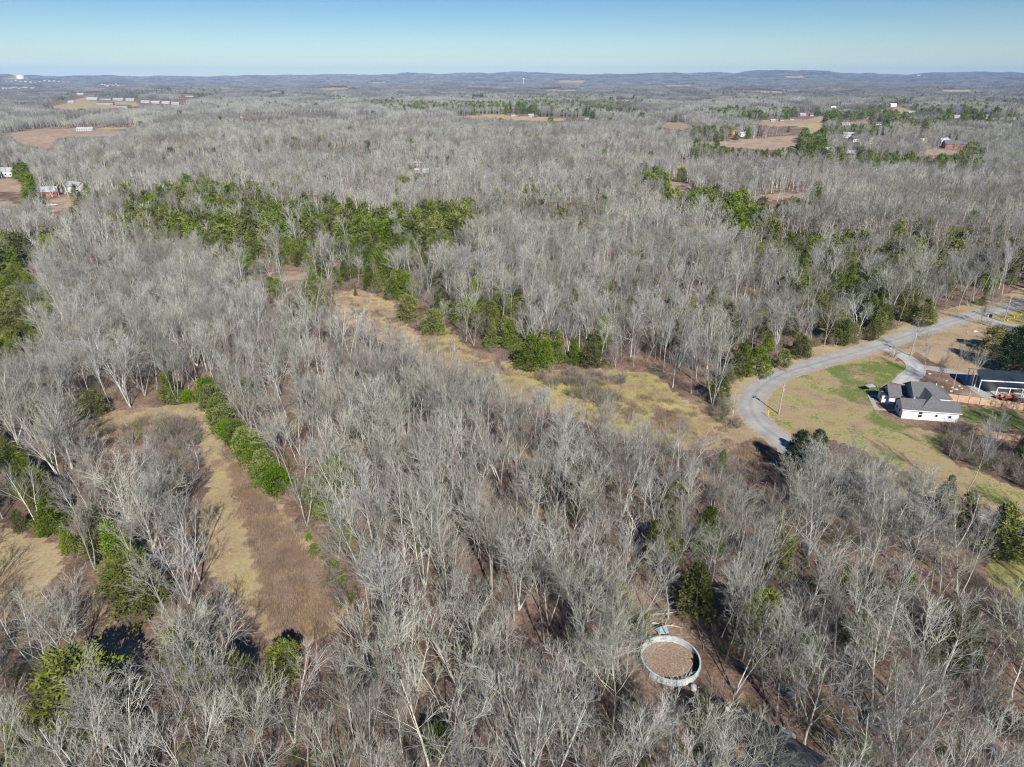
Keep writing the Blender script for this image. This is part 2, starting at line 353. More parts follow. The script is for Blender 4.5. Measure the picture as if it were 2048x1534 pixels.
def road_wear(m):
    n, l, b = nodes(m); src = b.inputs['Base Color'].links[0].from_socket
    at = n.new('ShaderNodeAttribute'); at.attribute_name = 'across'; geo = n.new('ShaderNodeNewGeometry')
    no = n.new('ShaderNodeTexNoise'); no.inputs['Scale'].default_value = .9; no.inputs['Detail'].default_value = 6; l.new(geo.outputs['Position'], no.inputs['Vector'])
    ad = n.new('ShaderNodeMath'); ad.operation = 'MULTIPLY_ADD'; l.new(no.outputs[0], ad.inputs[0]); ad.inputs[1].default_value = .5; l.new(at.outputs['Fac'], ad.inputs[2])
    r = n.new('ShaderNodeValToRGB'); e = r.color_ramp.elements; e[0].position = .2; e[0].color = (.80, .80, .80, 1); e[1].position = .55; e[1].color = (1.06, 1.06, 1.05, 1); x = e.new(1.0); x.color = (.95, .94, .92, 1); l.new(ad.outputs[0], r.inputs[0])
    mx = n.new('ShaderNodeMix'); mx.data_type = 'RGBA'; mx.blend_type = 'MULTIPLY'; mx.inputs[0].default_value = 1; l.new(src, mx.inputs[6]); l.new(r.outputs[0], mx.inputs[7])
    vo = n.new('ShaderNodeTexVoronoi'); vo.feature = 'DISTANCE_TO_EDGE'; vo.inputs['Scale'].default_value = .22; l.new(geo.outputs['Position'], vo.inputs['Vector'])
    r2 = n.new('ShaderNodeValToRGB'); r2.color_ramp.elements[0].position = 0; r2.color_ramp.elements[0].color = (.6, .6, .6, 1); r2.color_ramp.elements[1].position = .012; r2.color_ramp.elements[1].color = (1, 1, 1, 1); l.new(vo.outputs['Distance'], r2.inputs[0])
    m2 = n.new('ShaderNodeMix'); m2.data_type = 'RGBA'; m2.blend_type = 'MULTIPLY'; m2.inputs[0].default_value = .7; l.new(mx.outputs[2], m2.inputs[6]); l.new(r2.outputs[0], m2.inputs[7])
    l.new(m2.outputs[2], b.inputs['Base Color'])
road_wear(M['asphalt']); road_wear(M['concrete'])
# ground: leaf litter, straw, grass and soil laid out by where each grows
def ground_material():
    m = mat('ground_cover', (.2, .15, .1), .95, spec=.1); n, l, b = nodes(m)
    geo = n.new('ShaderNodeNewGeometry')
    def noise(sc, det=6, rough=.6):
        x = n.new('ShaderNodeTexNoise'); x.inputs['Scale'].default_value = sc; x.inputs['Detail'].default_value = det; x.inputs['Roughness'].default_value = rough
        l.new(geo.outputs['Position'], x.inputs['Vector']); return x.outputs[0]
    def ramp2(src, stops):
        r = n.new('ShaderNodeValToRGB'); e = r.color_ramp.elements
        while len(e) < len(stops): e.new(.5)
        for i, (p, c) in enumerate(stops): e[i].position = p; e[i].color = (*c, 1)
        l.new(src, r.inputs[0]); return r.outputs[0]
    nb = noise(.12); nf = noise(1.6, 8, .75); nv = noise(.03); nl = noise(5, 4, .8)
    def add(a, bb, f):
        x = n.new('ShaderNodeMath'); x.operation = 'MULTIPLY_ADD'; l.new(a, x.inputs[0]); x.inputs[1].default_value = f; l.new(bb, x.inputs[2]); return x.outputs[0]
    def math2(op, a, v):
        x = n.new('ShaderNodeMath'); x.operation = op; l.new(a, x.inputs[0]); x.inputs[1].default_value = v; return x.outputs[0]
    mixn = math2('MULTIPLY', add(nf, nb, 1.0), .5)
    litter = ramp2(mixn, [(.38, (.09, .058, .041)), (.5, (.20, .132, .094)), (.60, (.34, .24, .175))])
    straw = ramp2(mixn, [(.36, (.25, .18, .105)), (.5, (.39, .295, .175)), (.62, (.50, .395, .245))])
    yel = ramp2(mixn, [(.36, (.22, .19, .075)), (.5, (.36, .32, .12)), (.64, (.47, .41, .19))])
    grn = ramp2(mixn, [(.40, (.085, .12, .028)), (.5, (.11, .175, .035)), (.62, (.22, .22, .075))])
    soil = ramp2(mixn, [(.38, (.25, .165, .115)), (.5, (.37, .265, .185)), (.62, (.46, .355, .26))])
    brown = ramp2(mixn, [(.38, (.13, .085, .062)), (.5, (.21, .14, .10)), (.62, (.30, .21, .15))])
    at = n.new('ShaderNodeAttribute'); at.attribute_name = 'cover_a'; sa = n.new('ShaderNodeSeparateColor'); l.new(at.outputs['Color'], sa.inputs[0])
    at2 = n.new('ShaderNodeAttribute'); at2.attribute_name = 'cover_b'; sb = n.new('ShaderNodeSeparateColor'); l.new(at2.outputs['Color'], sb.inputs[0])
    cur = litter
    def over(cur, col, mask, k=1.1):
        e = n.new('ShaderNodeMath'); e.operation = 'MULTIPLY_ADD'; l.new(mixn, e.inputs[0]); e.inputs[1].default_value = k; e.inputs[2].default_value = -.5*k
        s = n.new('ShaderNodeMath'); s.operation = 'ADD'; l.new(mask, s.inputs[0]); l.new(e.outputs[0], s.inputs[1])
        mr = n.new('ShaderNodeMapRange'); mr.inputs['From Min'].default_value = .38; mr.inputs['From Max'].default_value = .62; l.new(s.outputs[0], mr.inputs[0])
        mx = n.new('ShaderNodeMix'); mx.data_type = 'RGBA'; l.new(mr.outputs[0], mx.inputs[0]); l.new(cur, mx.inputs[6]); l.new(col, mx.inputs[7]); return mx.outputs[2]
    cur = over(cur, straw, sa.outputs[0], 1.3)
    cur = over(cur, yel, sa.outputs[1], 2.6)
    cur = over(cur, soil, sb.outputs[0], 2.2)
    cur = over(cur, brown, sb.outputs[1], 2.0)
    cur = over(cur, grn, sa.outputs[2], 4.4)
    l.new(cur, b.inputs['Base Color'])
    bp = n.new('ShaderNodeBump'); bp.inputs['Strength'].default_value = .6; bp.inputs['Distance'].default_value = .25
    l.new(add(nl, nf, .6), bp.inputs['Height']); l.new(bp.outputs[0], b.inputs['Normal'])
    return m
M['ground'] = ground_material()

# ------------------------------------------------------------------ ground sheet
def axis(lo, hi, step, end_lo, end_hi, g=.013):
    a = list(np.arange(lo, hi + .01, step)); s = step; v = hi
    while v < end_hi: s = max(step, step + g*(v - hi)); v += s; a.append(v)
    b = []; s = step; v = lo
    while v > end_lo: s = max(step, step + g*(lo - v)); v -= s; b.append(v)
    return np.array(sorted(b) + a)
xs = axis(-160, 215, 1.5, -16500, 16500); ys = axis(30, 330, 1.5, -400, 19000)
X, Y = np.meshgrid(xs, ys); Z = H(X, Y)
nx, ny = len(xs), len(ys)
idx = np.arange(nx*ny).reshape(ny, nx)
quads = np.stack([idx[:-1, :-1], idx[:-1, 1:], idx[1:, 1:], idx[1:, :-1]], -1).reshape(-1, 4)
gme = np_mesh('ground', np.stack([X, Y, Z], -1).reshape(-1, 3), quads, mats=[M['ground']], smooth=True)
PX, PY, PF = proj(X.ravel(), Y.ravel(), Z.ravel()); front = PF > 5
def msk(*polys):
    r = np.zeros(len(PX))
    for P in polys: r = np.maximum(r, (inpoly(PX, PY, P) & front).astype(float))
    return r
rd = dist_path(X.ravel(), Y.ravel(), road_np[10:])
near = (np.hypot(X.ravel(), Y.ravel()) < 900)
straw = np.maximum(msk(FIELD, LTAN, MEADOW, LAWN, LAWNB, LAWNC, YARD, PASTURE, *FAR['straw']), ((rd < 9) & near)*.85)
straw = np.maximum(straw, .55*msk(LLEAF))
yel = np.maximum.reduce([msk(MYEL)*.58, msk(MOWN)*.42, msk(LAWN)*.46, msk(LAWNC)*.6, msk(PASTURE)*.8, msk(LTAN)*.3, msk(*FAR['straw'])*.38, msk(LAWNB)*.38])
green = np.maximum.reduce([msk(GREEN)*.62, msk(GREEN2)*.6, msk(YARD)*.62, msk(PASTURE)*.35, msk(LAWN)*.3])
soil = np.maximum.reduce([msk(SANDY)*.45, msk(*FAR['sand'])*.85, msk(LAWN)*.28, msk(LAWNB)*.5, msk(CARP)*.5, msk(HOUSEP)*.2,
     msk([(1690,848),(1715,842),(1728,855),(1715,870),(1695,862)], [(1560,812),(1585,812),(1590,822),(1560,825)])*.72])
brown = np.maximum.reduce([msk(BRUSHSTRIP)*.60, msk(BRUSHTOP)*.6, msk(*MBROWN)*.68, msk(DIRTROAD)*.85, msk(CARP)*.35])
for nm, (a, b_, c) in {'cover_a': (straw, yel, green), 'cover_b': (soil, brown, brown*0)}.items():
    at = gme.color_attributes.new(nm, 'FLOAT_COLOR', 'POINT')
    at.data.foreach_set('color', np.stack([a, b_, c, np.ones_like(a)], -1).astype(np.float32).ravel())
ground = link('ground', gme); tag(ground, 'leaf littered forest floor with straw fields and lawns', 'ground', kind='structure')

# roads
def ribbon(name, path, w, z, m, w2=None):
    V = []; n = len(path)
    for i, p in enumerate(path):
        d = (path[min(i+1, n-1)] - path[max(i-1, 0)]); d = Vector((d.x, d.y, 0)).normalized(); s = Vector((-d.y, d.x, 0))
        ww = w if w2 is None else w + (w2 - w)*i/(n-1)
        for k in (-1, -.5, 0, .5, 1):
            q = p + s*ww*.5*k; V.append((q.x, q.y, float(H(np.float64(q.x), np.float64(q.y))) + z))
    F = [(5*i+k, 5*i+k+1, 5*i+k+6, 5*i+k+5) for i in range(n-1) for k in range(4)]
    o = pymesh(name, V, F, m); at = o.data.attributes.new('across', 'FLOAT', 'POINT'); at.data.foreach_set('value', [abs(k) for _ in path for k in (-1, -.5, 0, .5, 1)]); return o
tag(ribbon('gravel_shoulder', road_c, 7.6, .020, M['shoulder']), 'pale gravel shoulder along the curving road', 'shoulder', kind='structure')
tag(ribbon('road', road_c, 5.7, .030, M['asphalt']), 'grey asphalt country road bending round the lawn', 'road', kind='structure')
tag(ribbon('driveway', LANE1, 4.0, .040, M['concrete'], 5.8), 'pale concrete driveway leading to the white farmhouse', 'driveway', kind='structure')
tag(ribbon('gravel_driveway', LANE2, 3.4, .036, M['gravel'], 5), 'grey gravel driveway leading to the dark roofed house', 'driveway', kind='structure')
tag(ribbon('side_lane', LANE3, 5.5, .036, M['gravel']), 'pale gravel side lane leaving the road at the right', 'lane', kind='structure')

# ------------------------------------------------------------------ tree makers
def nrm(v): return v / np.maximum(np.linalg.norm(v, axis=-1, keepdims=True), 1e-9)
def lines(r, P0, D, L, k, wob, trop):
    """grow N curved stems of k pieces"""
    N = len(P0); pts = np.zeros((N, k+1, 3)); dirs = np.zeros((N, k+1, 3)); pts[:, 0] = P0; d = nrm(D); dirs[:, 0] = d
    for i in range(k):
        d = nrm(d + r.normal(0, wob, (N, 3)) + np.array([0, 0, trop])); dirs[:, i+1] = d
        pts[:, i+1] = pts[:, i] + d * (L / k)[:, None]
    return pts, dirs
def kids(r, pts, dirs, rad, L, n, t0, t1, a0, a1, lf, taper, rf):
    N, K = pts.shape[0], pts.shape[1] - 1
    t = (np.arange(n)[None, :] + r.uniform(0, 1, (N, n))) / n; t = t0 + (t1 - t0)*t
    f = t*K; i = np.clip(f.astype(int), 0, K-1); w = (f - i)[..., None]; rows = np.arange(N)[:, None]
    p = pts[rows, i]*(1-w) + pts[rows, i+1]*w; d = nrm(dirs[rows, i]*(1-w) + dirs[rows, i+1]*w)
    pr = rad[rows, i]*(1-w[..., 0]) + rad[rows, i+1]*w[..., 0]
    az = r.uniform(0, 6.28, (N, 1)) + np.arange(n)[None, :]*2.4 + r.normal(0, .4, (N, n))
    ref = np.where(np.abs(d[..., 2:3]) < .95, np.array([0, 0, 1.]), np.array([1., 0, 0]))
    u = nrm(np.cross(d, ref)); v = np.cross(d, u)
    ang = np.radians(r.uniform(a0, a1, (N, n)))[..., None]
    nd = d*np.cos(ang) + (u*np.cos(az)[..., None] + v*np.sin(az)[..., None])*np.sin(ang)
    ll = L[:, None]*lf*(1 - taper*(t - t0)/max(t1 - t0, 1e-6))*r.uniform(.75, 1.2, (N, n))
    return p.reshape(-1, 3), nd.reshape(-1, 3), ll.ravel(), (pr*rf).ravel()
def tubes(pts, rad, n):
    N, K1 = pts.shape[:2]; ax = nrm(pts[:, -1] - pts[:, 0]); ref = np.where(np.abs(ax[:, 2:3]) < .9, np.array([0, 0, 1.]), np.array([1., 0, 0]))
    u = nrm(np.cross(ax, ref)); v = np.cross(ax, u)
    a = np.arange(n)*2*np.pi/n
    ring = u[:, None, :]*np.cos(a)[None, :, None] + v[:, None, :]*np.sin(a)[None, :, None]
    V = pts[:, :, None, :] + ring[:, None]*rad[:, :, None, None]
    base = (np.arange(N)*K1*n)[:, None, None]; k = np.arange(K1-1)[None, :, None]; s = np.arange(n)[None, None, :]; s2 = (s+1) % n
    q = np.stack([base + k*n + s, base + k*n + s2, base + (k+1)*n + s2, base + (k+1)*n + s], -1).reshape(-1, 4)
    return V.reshape(-1, 3), q
def spikes(P, D, L, r0):
    """pointed three-sided twigs"""
    N = len(P); ref = np.where(np.abs(D[:, 2:3]) < .9, np.array([0, 0, 1.]), np.array([1., 0, 0]))
    u = nrm(np.cross(D, ref)); v = np.cross(D, u); a = np.arange(3)*2*np.pi/3
    ring = P[:, None] + (u[:, None]*np.cos(a)[None, :, None] + v[:, None]*np.sin(a)[None, :, None])*np.reshape(r0, (-1, 1, 1))
    V = np.concatenate([ring, (P + D*L[:, None])[:, None]], 1); b = np.arange(N)[:, None]*4
    t = np.concatenate([b + np.array([[0, 1, 3]]), b + np.array([[1, 2, 3]]), b + np.array([[2, 0, 3]])], 0)
    return V.reshape(-1, 3), t
class Acc:
    def __init__(s): s.V = []; s.Q = []; s.T = []; s.n = 0
    def add(s, V, q=None, t=None):
        if q is not None and len(q): s.Q.append(q + s.n)
        if t is not None and len(t): s.T.append(t + s.n)
        s.V.append(V); s.n += len(V)
    def arrays(s):
        return (np.concatenate(s.V), np.concatenate(s.Q) if s.Q else np.zeros((0, 4), int), np.concatenate(s.T) if s.T else np.zeros((0, 3), int))
def lin(r0, r1, k, p=1.0):
    t = np.linspace(0, 1, k+1)[None, :]; return r0[:, None]*(1 - t**p) + r1[:, None]*t**p

def bare_tree(seed, Ht=16, stems=1, spread=1.0, low=.38, n1=9, n2=6, n3=5, n4=4, tw=.017, lean=.05, trop=.075, r0=.125, wob=1.0):
    r = np.random.default_rng(seed); trunk = Acc(); crown = Acc()
    P = np.zeros((stems, 3)); az = r.uniform(0, 6.28) + np.arange(stems)*6.28/max(stems, 1)
    tilt = lean + (0.22*spread if stems > 1 else 0)
    D = np.stack([np.cos(az)*tilt, np.sin(az)*tilt, np.ones(stems)], -1); L = np.full(stems, Ht*.95)*r.uniform(.85, 1.0, stems)
    pts, dirs = lines(r, P, D, L, 9, .04*wob, .02); rad = lin(np.full(stems, r0), np.full(stems, .03), 9, .9); rad[:, 0] *= 1.35
    trunk.add(*tubes(pts, rad, 7))
    p1, d1, l1, q1 = kids(r, pts, dirs, rad, L, n1, low, .95, 20*spread, 46*spread, .50*spread**.5, .55, .52)
    pts1, dirs1 = lines(r, p1, d1, l1, 6, .065*wob, trop); rad1 = lin(q1, np.full(len(q1), .012), 6, .8)
    trunk.add(*tubes(pts1, rad1, 4))
    p2, d2, l2, q2 = kids(r, pts1, dirs1, rad1, l1, n2, .12, .95, 16, 38, .56, .42, .62)
    q2 = np.maximum(q2, tw*1.2)
    pts2, dirs2 = lines(r, p2, d2, l2, 4, .07*wob, trop*.6); rad2 = lin(q2, np.full(len(q2), tw*.6), 4)
    crown.add(*tubes(pts2, rad2, 3))
    if n3:
        p3, d3, l3, q3 = kids(r, pts2, dirs2, rad2, l2, n3, .10, 1, 14, 36, .58, .32, .6)
        q3 = np.maximum(q3*.8, tw*.9)
        pts3, dirs3 = lines(r, p3, d3, l3, 2, .07*wob, trop*.4); rad3 = lin(q3, np.full(len(q3), tw*.5), 2)
        crown.add(*tubes(pts3, rad3, 3))
        if n4:
            p4, d4, l4, q4 = kids(r, pts3, dirs3, rad3, l3, n4, .05, 1, 10, 36, .80, .25, .5)
            V, t = spikes(p4, d4, l4, np.full(len(p4), tw*.62)); crown.add(V, None, t)
    return trunk, crown

def ever_tree(seed, Ht=9, Rr=2.4, shape='cone', clumps=900, per=7, leaf=.34):
    """evergreen: many short sprays of foliage through the outer part of an uneven crown"""
    r = np.random.default_rng(seed); crown = Acc(); trunk = Acc()
    n = clumps; h = r.uniform(0, 1, n)**(1.25 if shape == 'cone' else 1.0); a = r.uniform(0, 6.28, n)
    ph = r.uniform(0, 6.28, 6)
    lump = 1 + .20*np.sin(3*a + 5*h + ph[0]) + .17*np.sin(5*a - 9*h + ph[1]) + .12*np.sin(2*a + 17*h + ph[2]) + .10*np.sin(9*a + 13*h + ph[3])
    if shape == 'cone': prof = (1 - h)**.75*np.minimum(1, (h + .04)/.16)**.5 + .02
    elif shape == 'dome': prof = np.sqrt(np.clip(1 - (1.9*h - .9)**2, 0.02, 1))
    else: prof = np.sqrt(np.clip(1 - (h*.98)**2.2, .02, 1))
    rr = Rr*prof*lump*np.sqrt(r.uniform(.30, 1.0, n)); base = .05*Ht
    if shape == 'dome': base = .22*Ht
    P = np.stack([rr*np.cos(a), rr*np.sin(a), base + h*(Ht - base)], -1)
    keep = np.sin(2.1*P[:, 0] + ph[4]) + np.sin(2.3*P[:, 1] + ph[5]) + np.sin(2.6*P[:, 2] + ph[0]) > -1.25; P = P[keep]; a = a[keep]; h = h[keep]; n = len(P)
    out = nrm(np.stack([np.cos(a), np.sin(a), .35 + h*.9], -1))
    Pn = np.repeat(P, per, 0); on = np.repeat(out, per, 0)
    D = nrm(on + r.normal(0, .75, Pn.shape)); Pn = Pn + r.normal(0, leaf*.55, Pn.shape)
    S = nrm(np.cross(D, r.normal(0, 1, Pn.shape))); ll = leaf*r.uniform(.6, 1.5, (len(Pn), 1)); w = ll*.28
    V = np.stack([Pn - S*w, Pn + S*w*.6 + D*ll*.15, Pn + D*ll, Pn - S*w*.5 + D*ll*.55], 1); b = np.arange(len(Pn))[:, None]*4
    crown.add(V.reshape(-1, 3), b + np.array([[0, 1, 2, 3]]))
    pts, dirs = lines(r, np.zeros((1, 3)), np.array([[.02, .02, 1.]]), np.array([Ht*.9]), 5, .03, .02)
    rad = lin(np.array([.16]), np.array([.03]), 5); trunk.add(*tubes(pts, rad, 6))
    p1, d1, l1, q1 = kids(r, pts, dirs, rad, np.array([Rr]), 14, .12, .9, 55, 80, .8, .6, .4)
    pts1, dirs1 = lines(r, p1, d1, l1, 2, .08, .1); trunk.add(*tubes(pts1, lin(q1, q1*.3, 2), 3))
    return trunk, crown

def merge(parts):
    """[(acc, material index)] -> one mesh's arrays"""
    V = []; Q = []; T = []; mq = []; mt = []; n = 0
    for acc, mi in parts:
        v, q, t = acc.arrays(); V.append(v); Q.append(q + n); T.append(t + n); mq.append(np.full(len(q), mi)); mt.append(np.full(len(t), mi)); n += len(v)
    return np.concatenate(V), np.concatenate(Q), np.concatenate(T), np.concatenate(mq + mt)

class Kind:
    pass
def make_kind(nm, accs, tm, cm, Ht, form):
    k = Kind(); tr, cr = accs
    k.trunk = np_mesh(nm + '_trunk', *tr.arrays(), mats=[tm]); k.crown = np_mesh(nm + '_crown', *cr.arrays(), mats=[cm])
    V, Q, T, mi = merge([(tr, 0), (cr, 1)]); k.whole = np_mesh(nm, V, Q, T, mats=[tm, cm], midx=mi); k.h = Ht; k.form = form
    return k

BARE = []
for i in range(6): BARE.append(make_kind('bare_tree', bare_tree(100+i, 16.5, 1, .88 - .07*(i % 3), .40, 8, 6, 5, 4), M['bark2' if i in (1, 4) else 'bark'], M['twig2' if i in (1, 4) else 'twig'], 16.5, 'straight'))
for i in range(4): BARE.append(make_kind('bare_tree', bare_tree(200+i, 16, 2 + i % 2, .85, .34, 6, 6, 4, 4, r0=.13), M['bark'], M['twig2' if i == 2 else 'twig'], 16, 'forked'))
for i in range(3): BARE.append(make_kind('bare_tree', bare_tree(300+i, 14, 1, 1.25, .24, 11, 6, 5, 4, lean=.08, trop=.07, r0=.16), M['bark'], M['twig'], 14, 'wide'))
for i in range(3): BARE.append(make_kind('bare_tree', bare_tree(400+i, 10.5, 1 + i % 2, 1.0, .25, 9, 6, 4, 4, r0=.09), M['bark2'], M['twig2'], 10.5, 'slender'))
for i in range(4): BARE.append(make_kind('bare_tree', bare_tree(420+i, 17, 1, .8 + .15*i, .30 + .05*i, 7 + i, 6, 5, 4, lean=.1, trop=.05 + .02*i, wob=1.3), M['bark' if i % 2 else 'bark2'], M['twig'], 17, 'crooked'))
BARE.append(make_kind('bare_tree', bare_tree(440, 13, 1, 1.0, .35, 9, 5, 0, 0, lean=.1, wob=1.6, r0=.16, tw=.03), M['bark'], M['bark'], 13, 'dead'))
BARE.append(make_kind('bare_tree', bare_tree(441, 12, 2, 1.0, .40, 7, 4, 0, 0, lean=.1, wob=1.6, r0=.14, tw=.03), M['bark'], M['bark'], 12, 'dead'))
CEDAR = []
for i in range(5): CEDAR.append(make_kind('cedar_tree', ever_tree(500+i, 8.5, 2.0 + .25*(i % 3), 'cone', 850), M['cedarbark'], M['cedar'], 8.5, 'conical'))
for i in range(3): CEDAR.append(make_kind('cedar_tree', ever_tree(520+i, 7.5, 2.6, 'ovoid', 900), M['cedarbark'], M['cedar'], 7.5, 'rounded'))
HEDGE = [make_kind('green_bush', ever_tree(540+i, 4.2, 2.3, 'ovoid', 700, 7, .32), M['cedarbark'], M['hedge'], 4.2, 'rounded') for i in range(3)]
PINE = [make_kind('dark_evergreen', ever_tree(560+i, 11, 3.4, 'ovoid', 1500, 8, .38), M['cedarbark'], M['pine'], 11, 'broad') for i in range(2)]
# cheaper trees for the middle distance, twigs a little stouter
MID = []
for i in range(9): MID.append(merge([(a, j) for j, a in enumerate(bare_tree(600+i, 16 - (i % 3), 1 + (i % 4 == 3), .78 + .1*(i % 3), .40, 8, 5, 4, 0, tw=.034, r0=.2))]))
MIDE = [merge([(a, j) for j, a in enumerate(ever_tree(640+i, 9, 2.6, 'cone' if i % 2 else 'ovoid', 200, 5, .8))]) for i in range(4)]
def cheap(seed, Ht=15, n=46):
    r = np.random.default_rng(seed); A = Acc()
    pts, dirs = lines(r, np.zeros((1, 3)), np.array([[r.normal(0, .05), r.normal(0, .05), 1.]]), np.array([Ht*.9]), 3, .05, .02); rad = lin(np.array([.22]), np.array([.06]), 3)
    A.add(*tubes(pts, rad, 3))
    p, d, l, q = kids(r, pts, dirs, rad, np.array([Ht]), n, .38, 1, 15, 60, .36, .5, .5)
    V, t = spikes(p, d, l, np.full(len(p), .085)); A.add(V, None, t); return A

SRC = bpy.data.collections.new('tree_sources')       # meshes the forest masses are grown from
def src_coll(name, meshes):
    c = bpy.data.collections.new(name)
    for i, me in enumerate(meshes): c.objects.link(bpy.data.objects.new('%s_%02d' % (name, i), me))
    return c
def patch_mesh(seed, size, spacing, maker, mats, ground=True):
    r = np.random.default_rng(seed); V = []; Q = []; T = []; n = 0; pool = [maker(seed*31 + i).arrays() for i in range(8)]
    g = int(size / spacing)
    for i in range(g):
        for j in range(g):
            x = (i + r.uniform(0, 1))*spacing - size/2; y = (j + r.uniform(0, 1))*spacing - size/2
            v, q, t = pool[r.integers(8)]; a = r.uniform(0, 6.28); s = r.uniform(.75, 1.15); c, s_ = math.cos(a), math.sin(a)
            w = np.stack([(v[:, 0]*c - v[:, 1]*s_)*s + x, (v[:, 0]*s_ + v[:, 1]*c)*s + y, v[:, 2]*s], -1)
            V.append(w); Q.append(q + n); T.append(t + n); n += len(w)
    return np_mesh('tree_patch', np.concatenate(V), np.concatenate(Q), np.concatenate(T), mats=mats)
def blob(seed, Ht=15):
    r = np.random.default_rng(seed); A = Acc(); n = 7
    P = np.stack([r.normal(0, 1.2, n), r.normal(0, 1.2, n), r.uniform(3, 7, n)], -1); D = nrm(np.stack([r.normal(0, .35, n), r.normal(0, .35, n), np.ones(n)], -1))
    V, t = spikes(P, D, Ht - P[:, 2], np.full(n, .8)); A.add(V, None, t); return A

c_bare = src_coll('forest_source', [k.whole for k in BARE] + [np_mesh('mid_tree', a[0], a[1], a[2], mats=[M['bark' if i < 6 else 'bark2'], M['twig' if i < 6 else 'twig2']], midx=a[3]) for i, a in enumerate(MID)]
                  + [patch_mesh(i, 30, 5.0, cheap, [M['twig' if i < 3 else 'twig2']]) for i in range(5)] + [patch_mesh(20+i, 120, 7.5, blob, [M['fartwig']]) for i in range(4)])
NB = len(BARE); NM = len(MID); IP = NB + NM; IQ = IP + 5
c_cedar = src_coll('cedar_source', [k.whole for k in CEDAR] + [np_mesh('mid_cedar', a[0], a[1], a[2], mats=[M['cedarbark'], M['cedar']], midx=a[3]) for a in MIDE])

def gn_scatter(name, coll, P, rot, scl, vi, label, cat):
    me = bpy.data.meshes.new(name); n = len(P); me.vertices.add(n); me.vertices.foreach_set('co', np.asarray(P, np.float32).ravel())
    a = me.attributes.new('rot', 'FLOAT_VECTOR', 'POINT'); a.data.foreach_set('vector', np.asarray(rot, np.float32).ravel())
    a = me.attributes.new('scl', 'FLOAT_VECTOR', 'POINT'); a.data.foreach_set('vector', np.asarray(scl, np.float32).ravel())
    a = me.attributes.new('vi', 'INT', 'POINT'); a.data.foreach_set('value', np.asarray(vi, np.int32))
    o = link(name, me); tag(o, label, cat, kind='stuff')
    ng = bpy.data.node_groups.new(name + '_scatter', 'GeometryNodeTree')
    ng.interface.new_socket('Geometry', in_out='INPUT', socket_type='NodeSocketGeometry'); ng.interface.new_socket('Geometry', in_out='OUTPUT', socket_type='NodeSocketGeometry')
    N = ng.nodes; L = ng.links; gi = N.new('NodeGroupInput'); go = N.new('NodeGroupOutput')
    iop = N.new('GeometryNodeInstanceOnPoints'); ci = N.new('GeometryNodeCollectionInfo'); ci.inputs['Collection'].default_value = coll
    ci.inputs['Separate Children'].default_value = True; ci.inputs['Reset Children'].default_value = True
    iop.inputs['Pick Instance'].default_value = True
    def attr(nm, ty):
        x = N.new('GeometryNodeInputNamedAttribute'); x.data_type = ty; x.inputs['Name'].default_value = nm; return x.outputs['Attribute']
    L.new(gi.outputs[0], iop.inputs['Points']); L.new(ci.outputs[0], iop.inputs['Instance']); L.new(attr('vi', 'INT'), iop.inputs['Instance Index'])
    L.new(attr('rot', 'FLOAT_VECTOR'), iop.inputs['Rotation']); L.new(attr('scl', 'FLOAT_VECTOR'), iop.inputs['Scale']); L.new(iop.outputs[0], go.inputs[0])
    md = o.modifiers.new('scatter', 'NODES'); md.node_group = ng
    return o

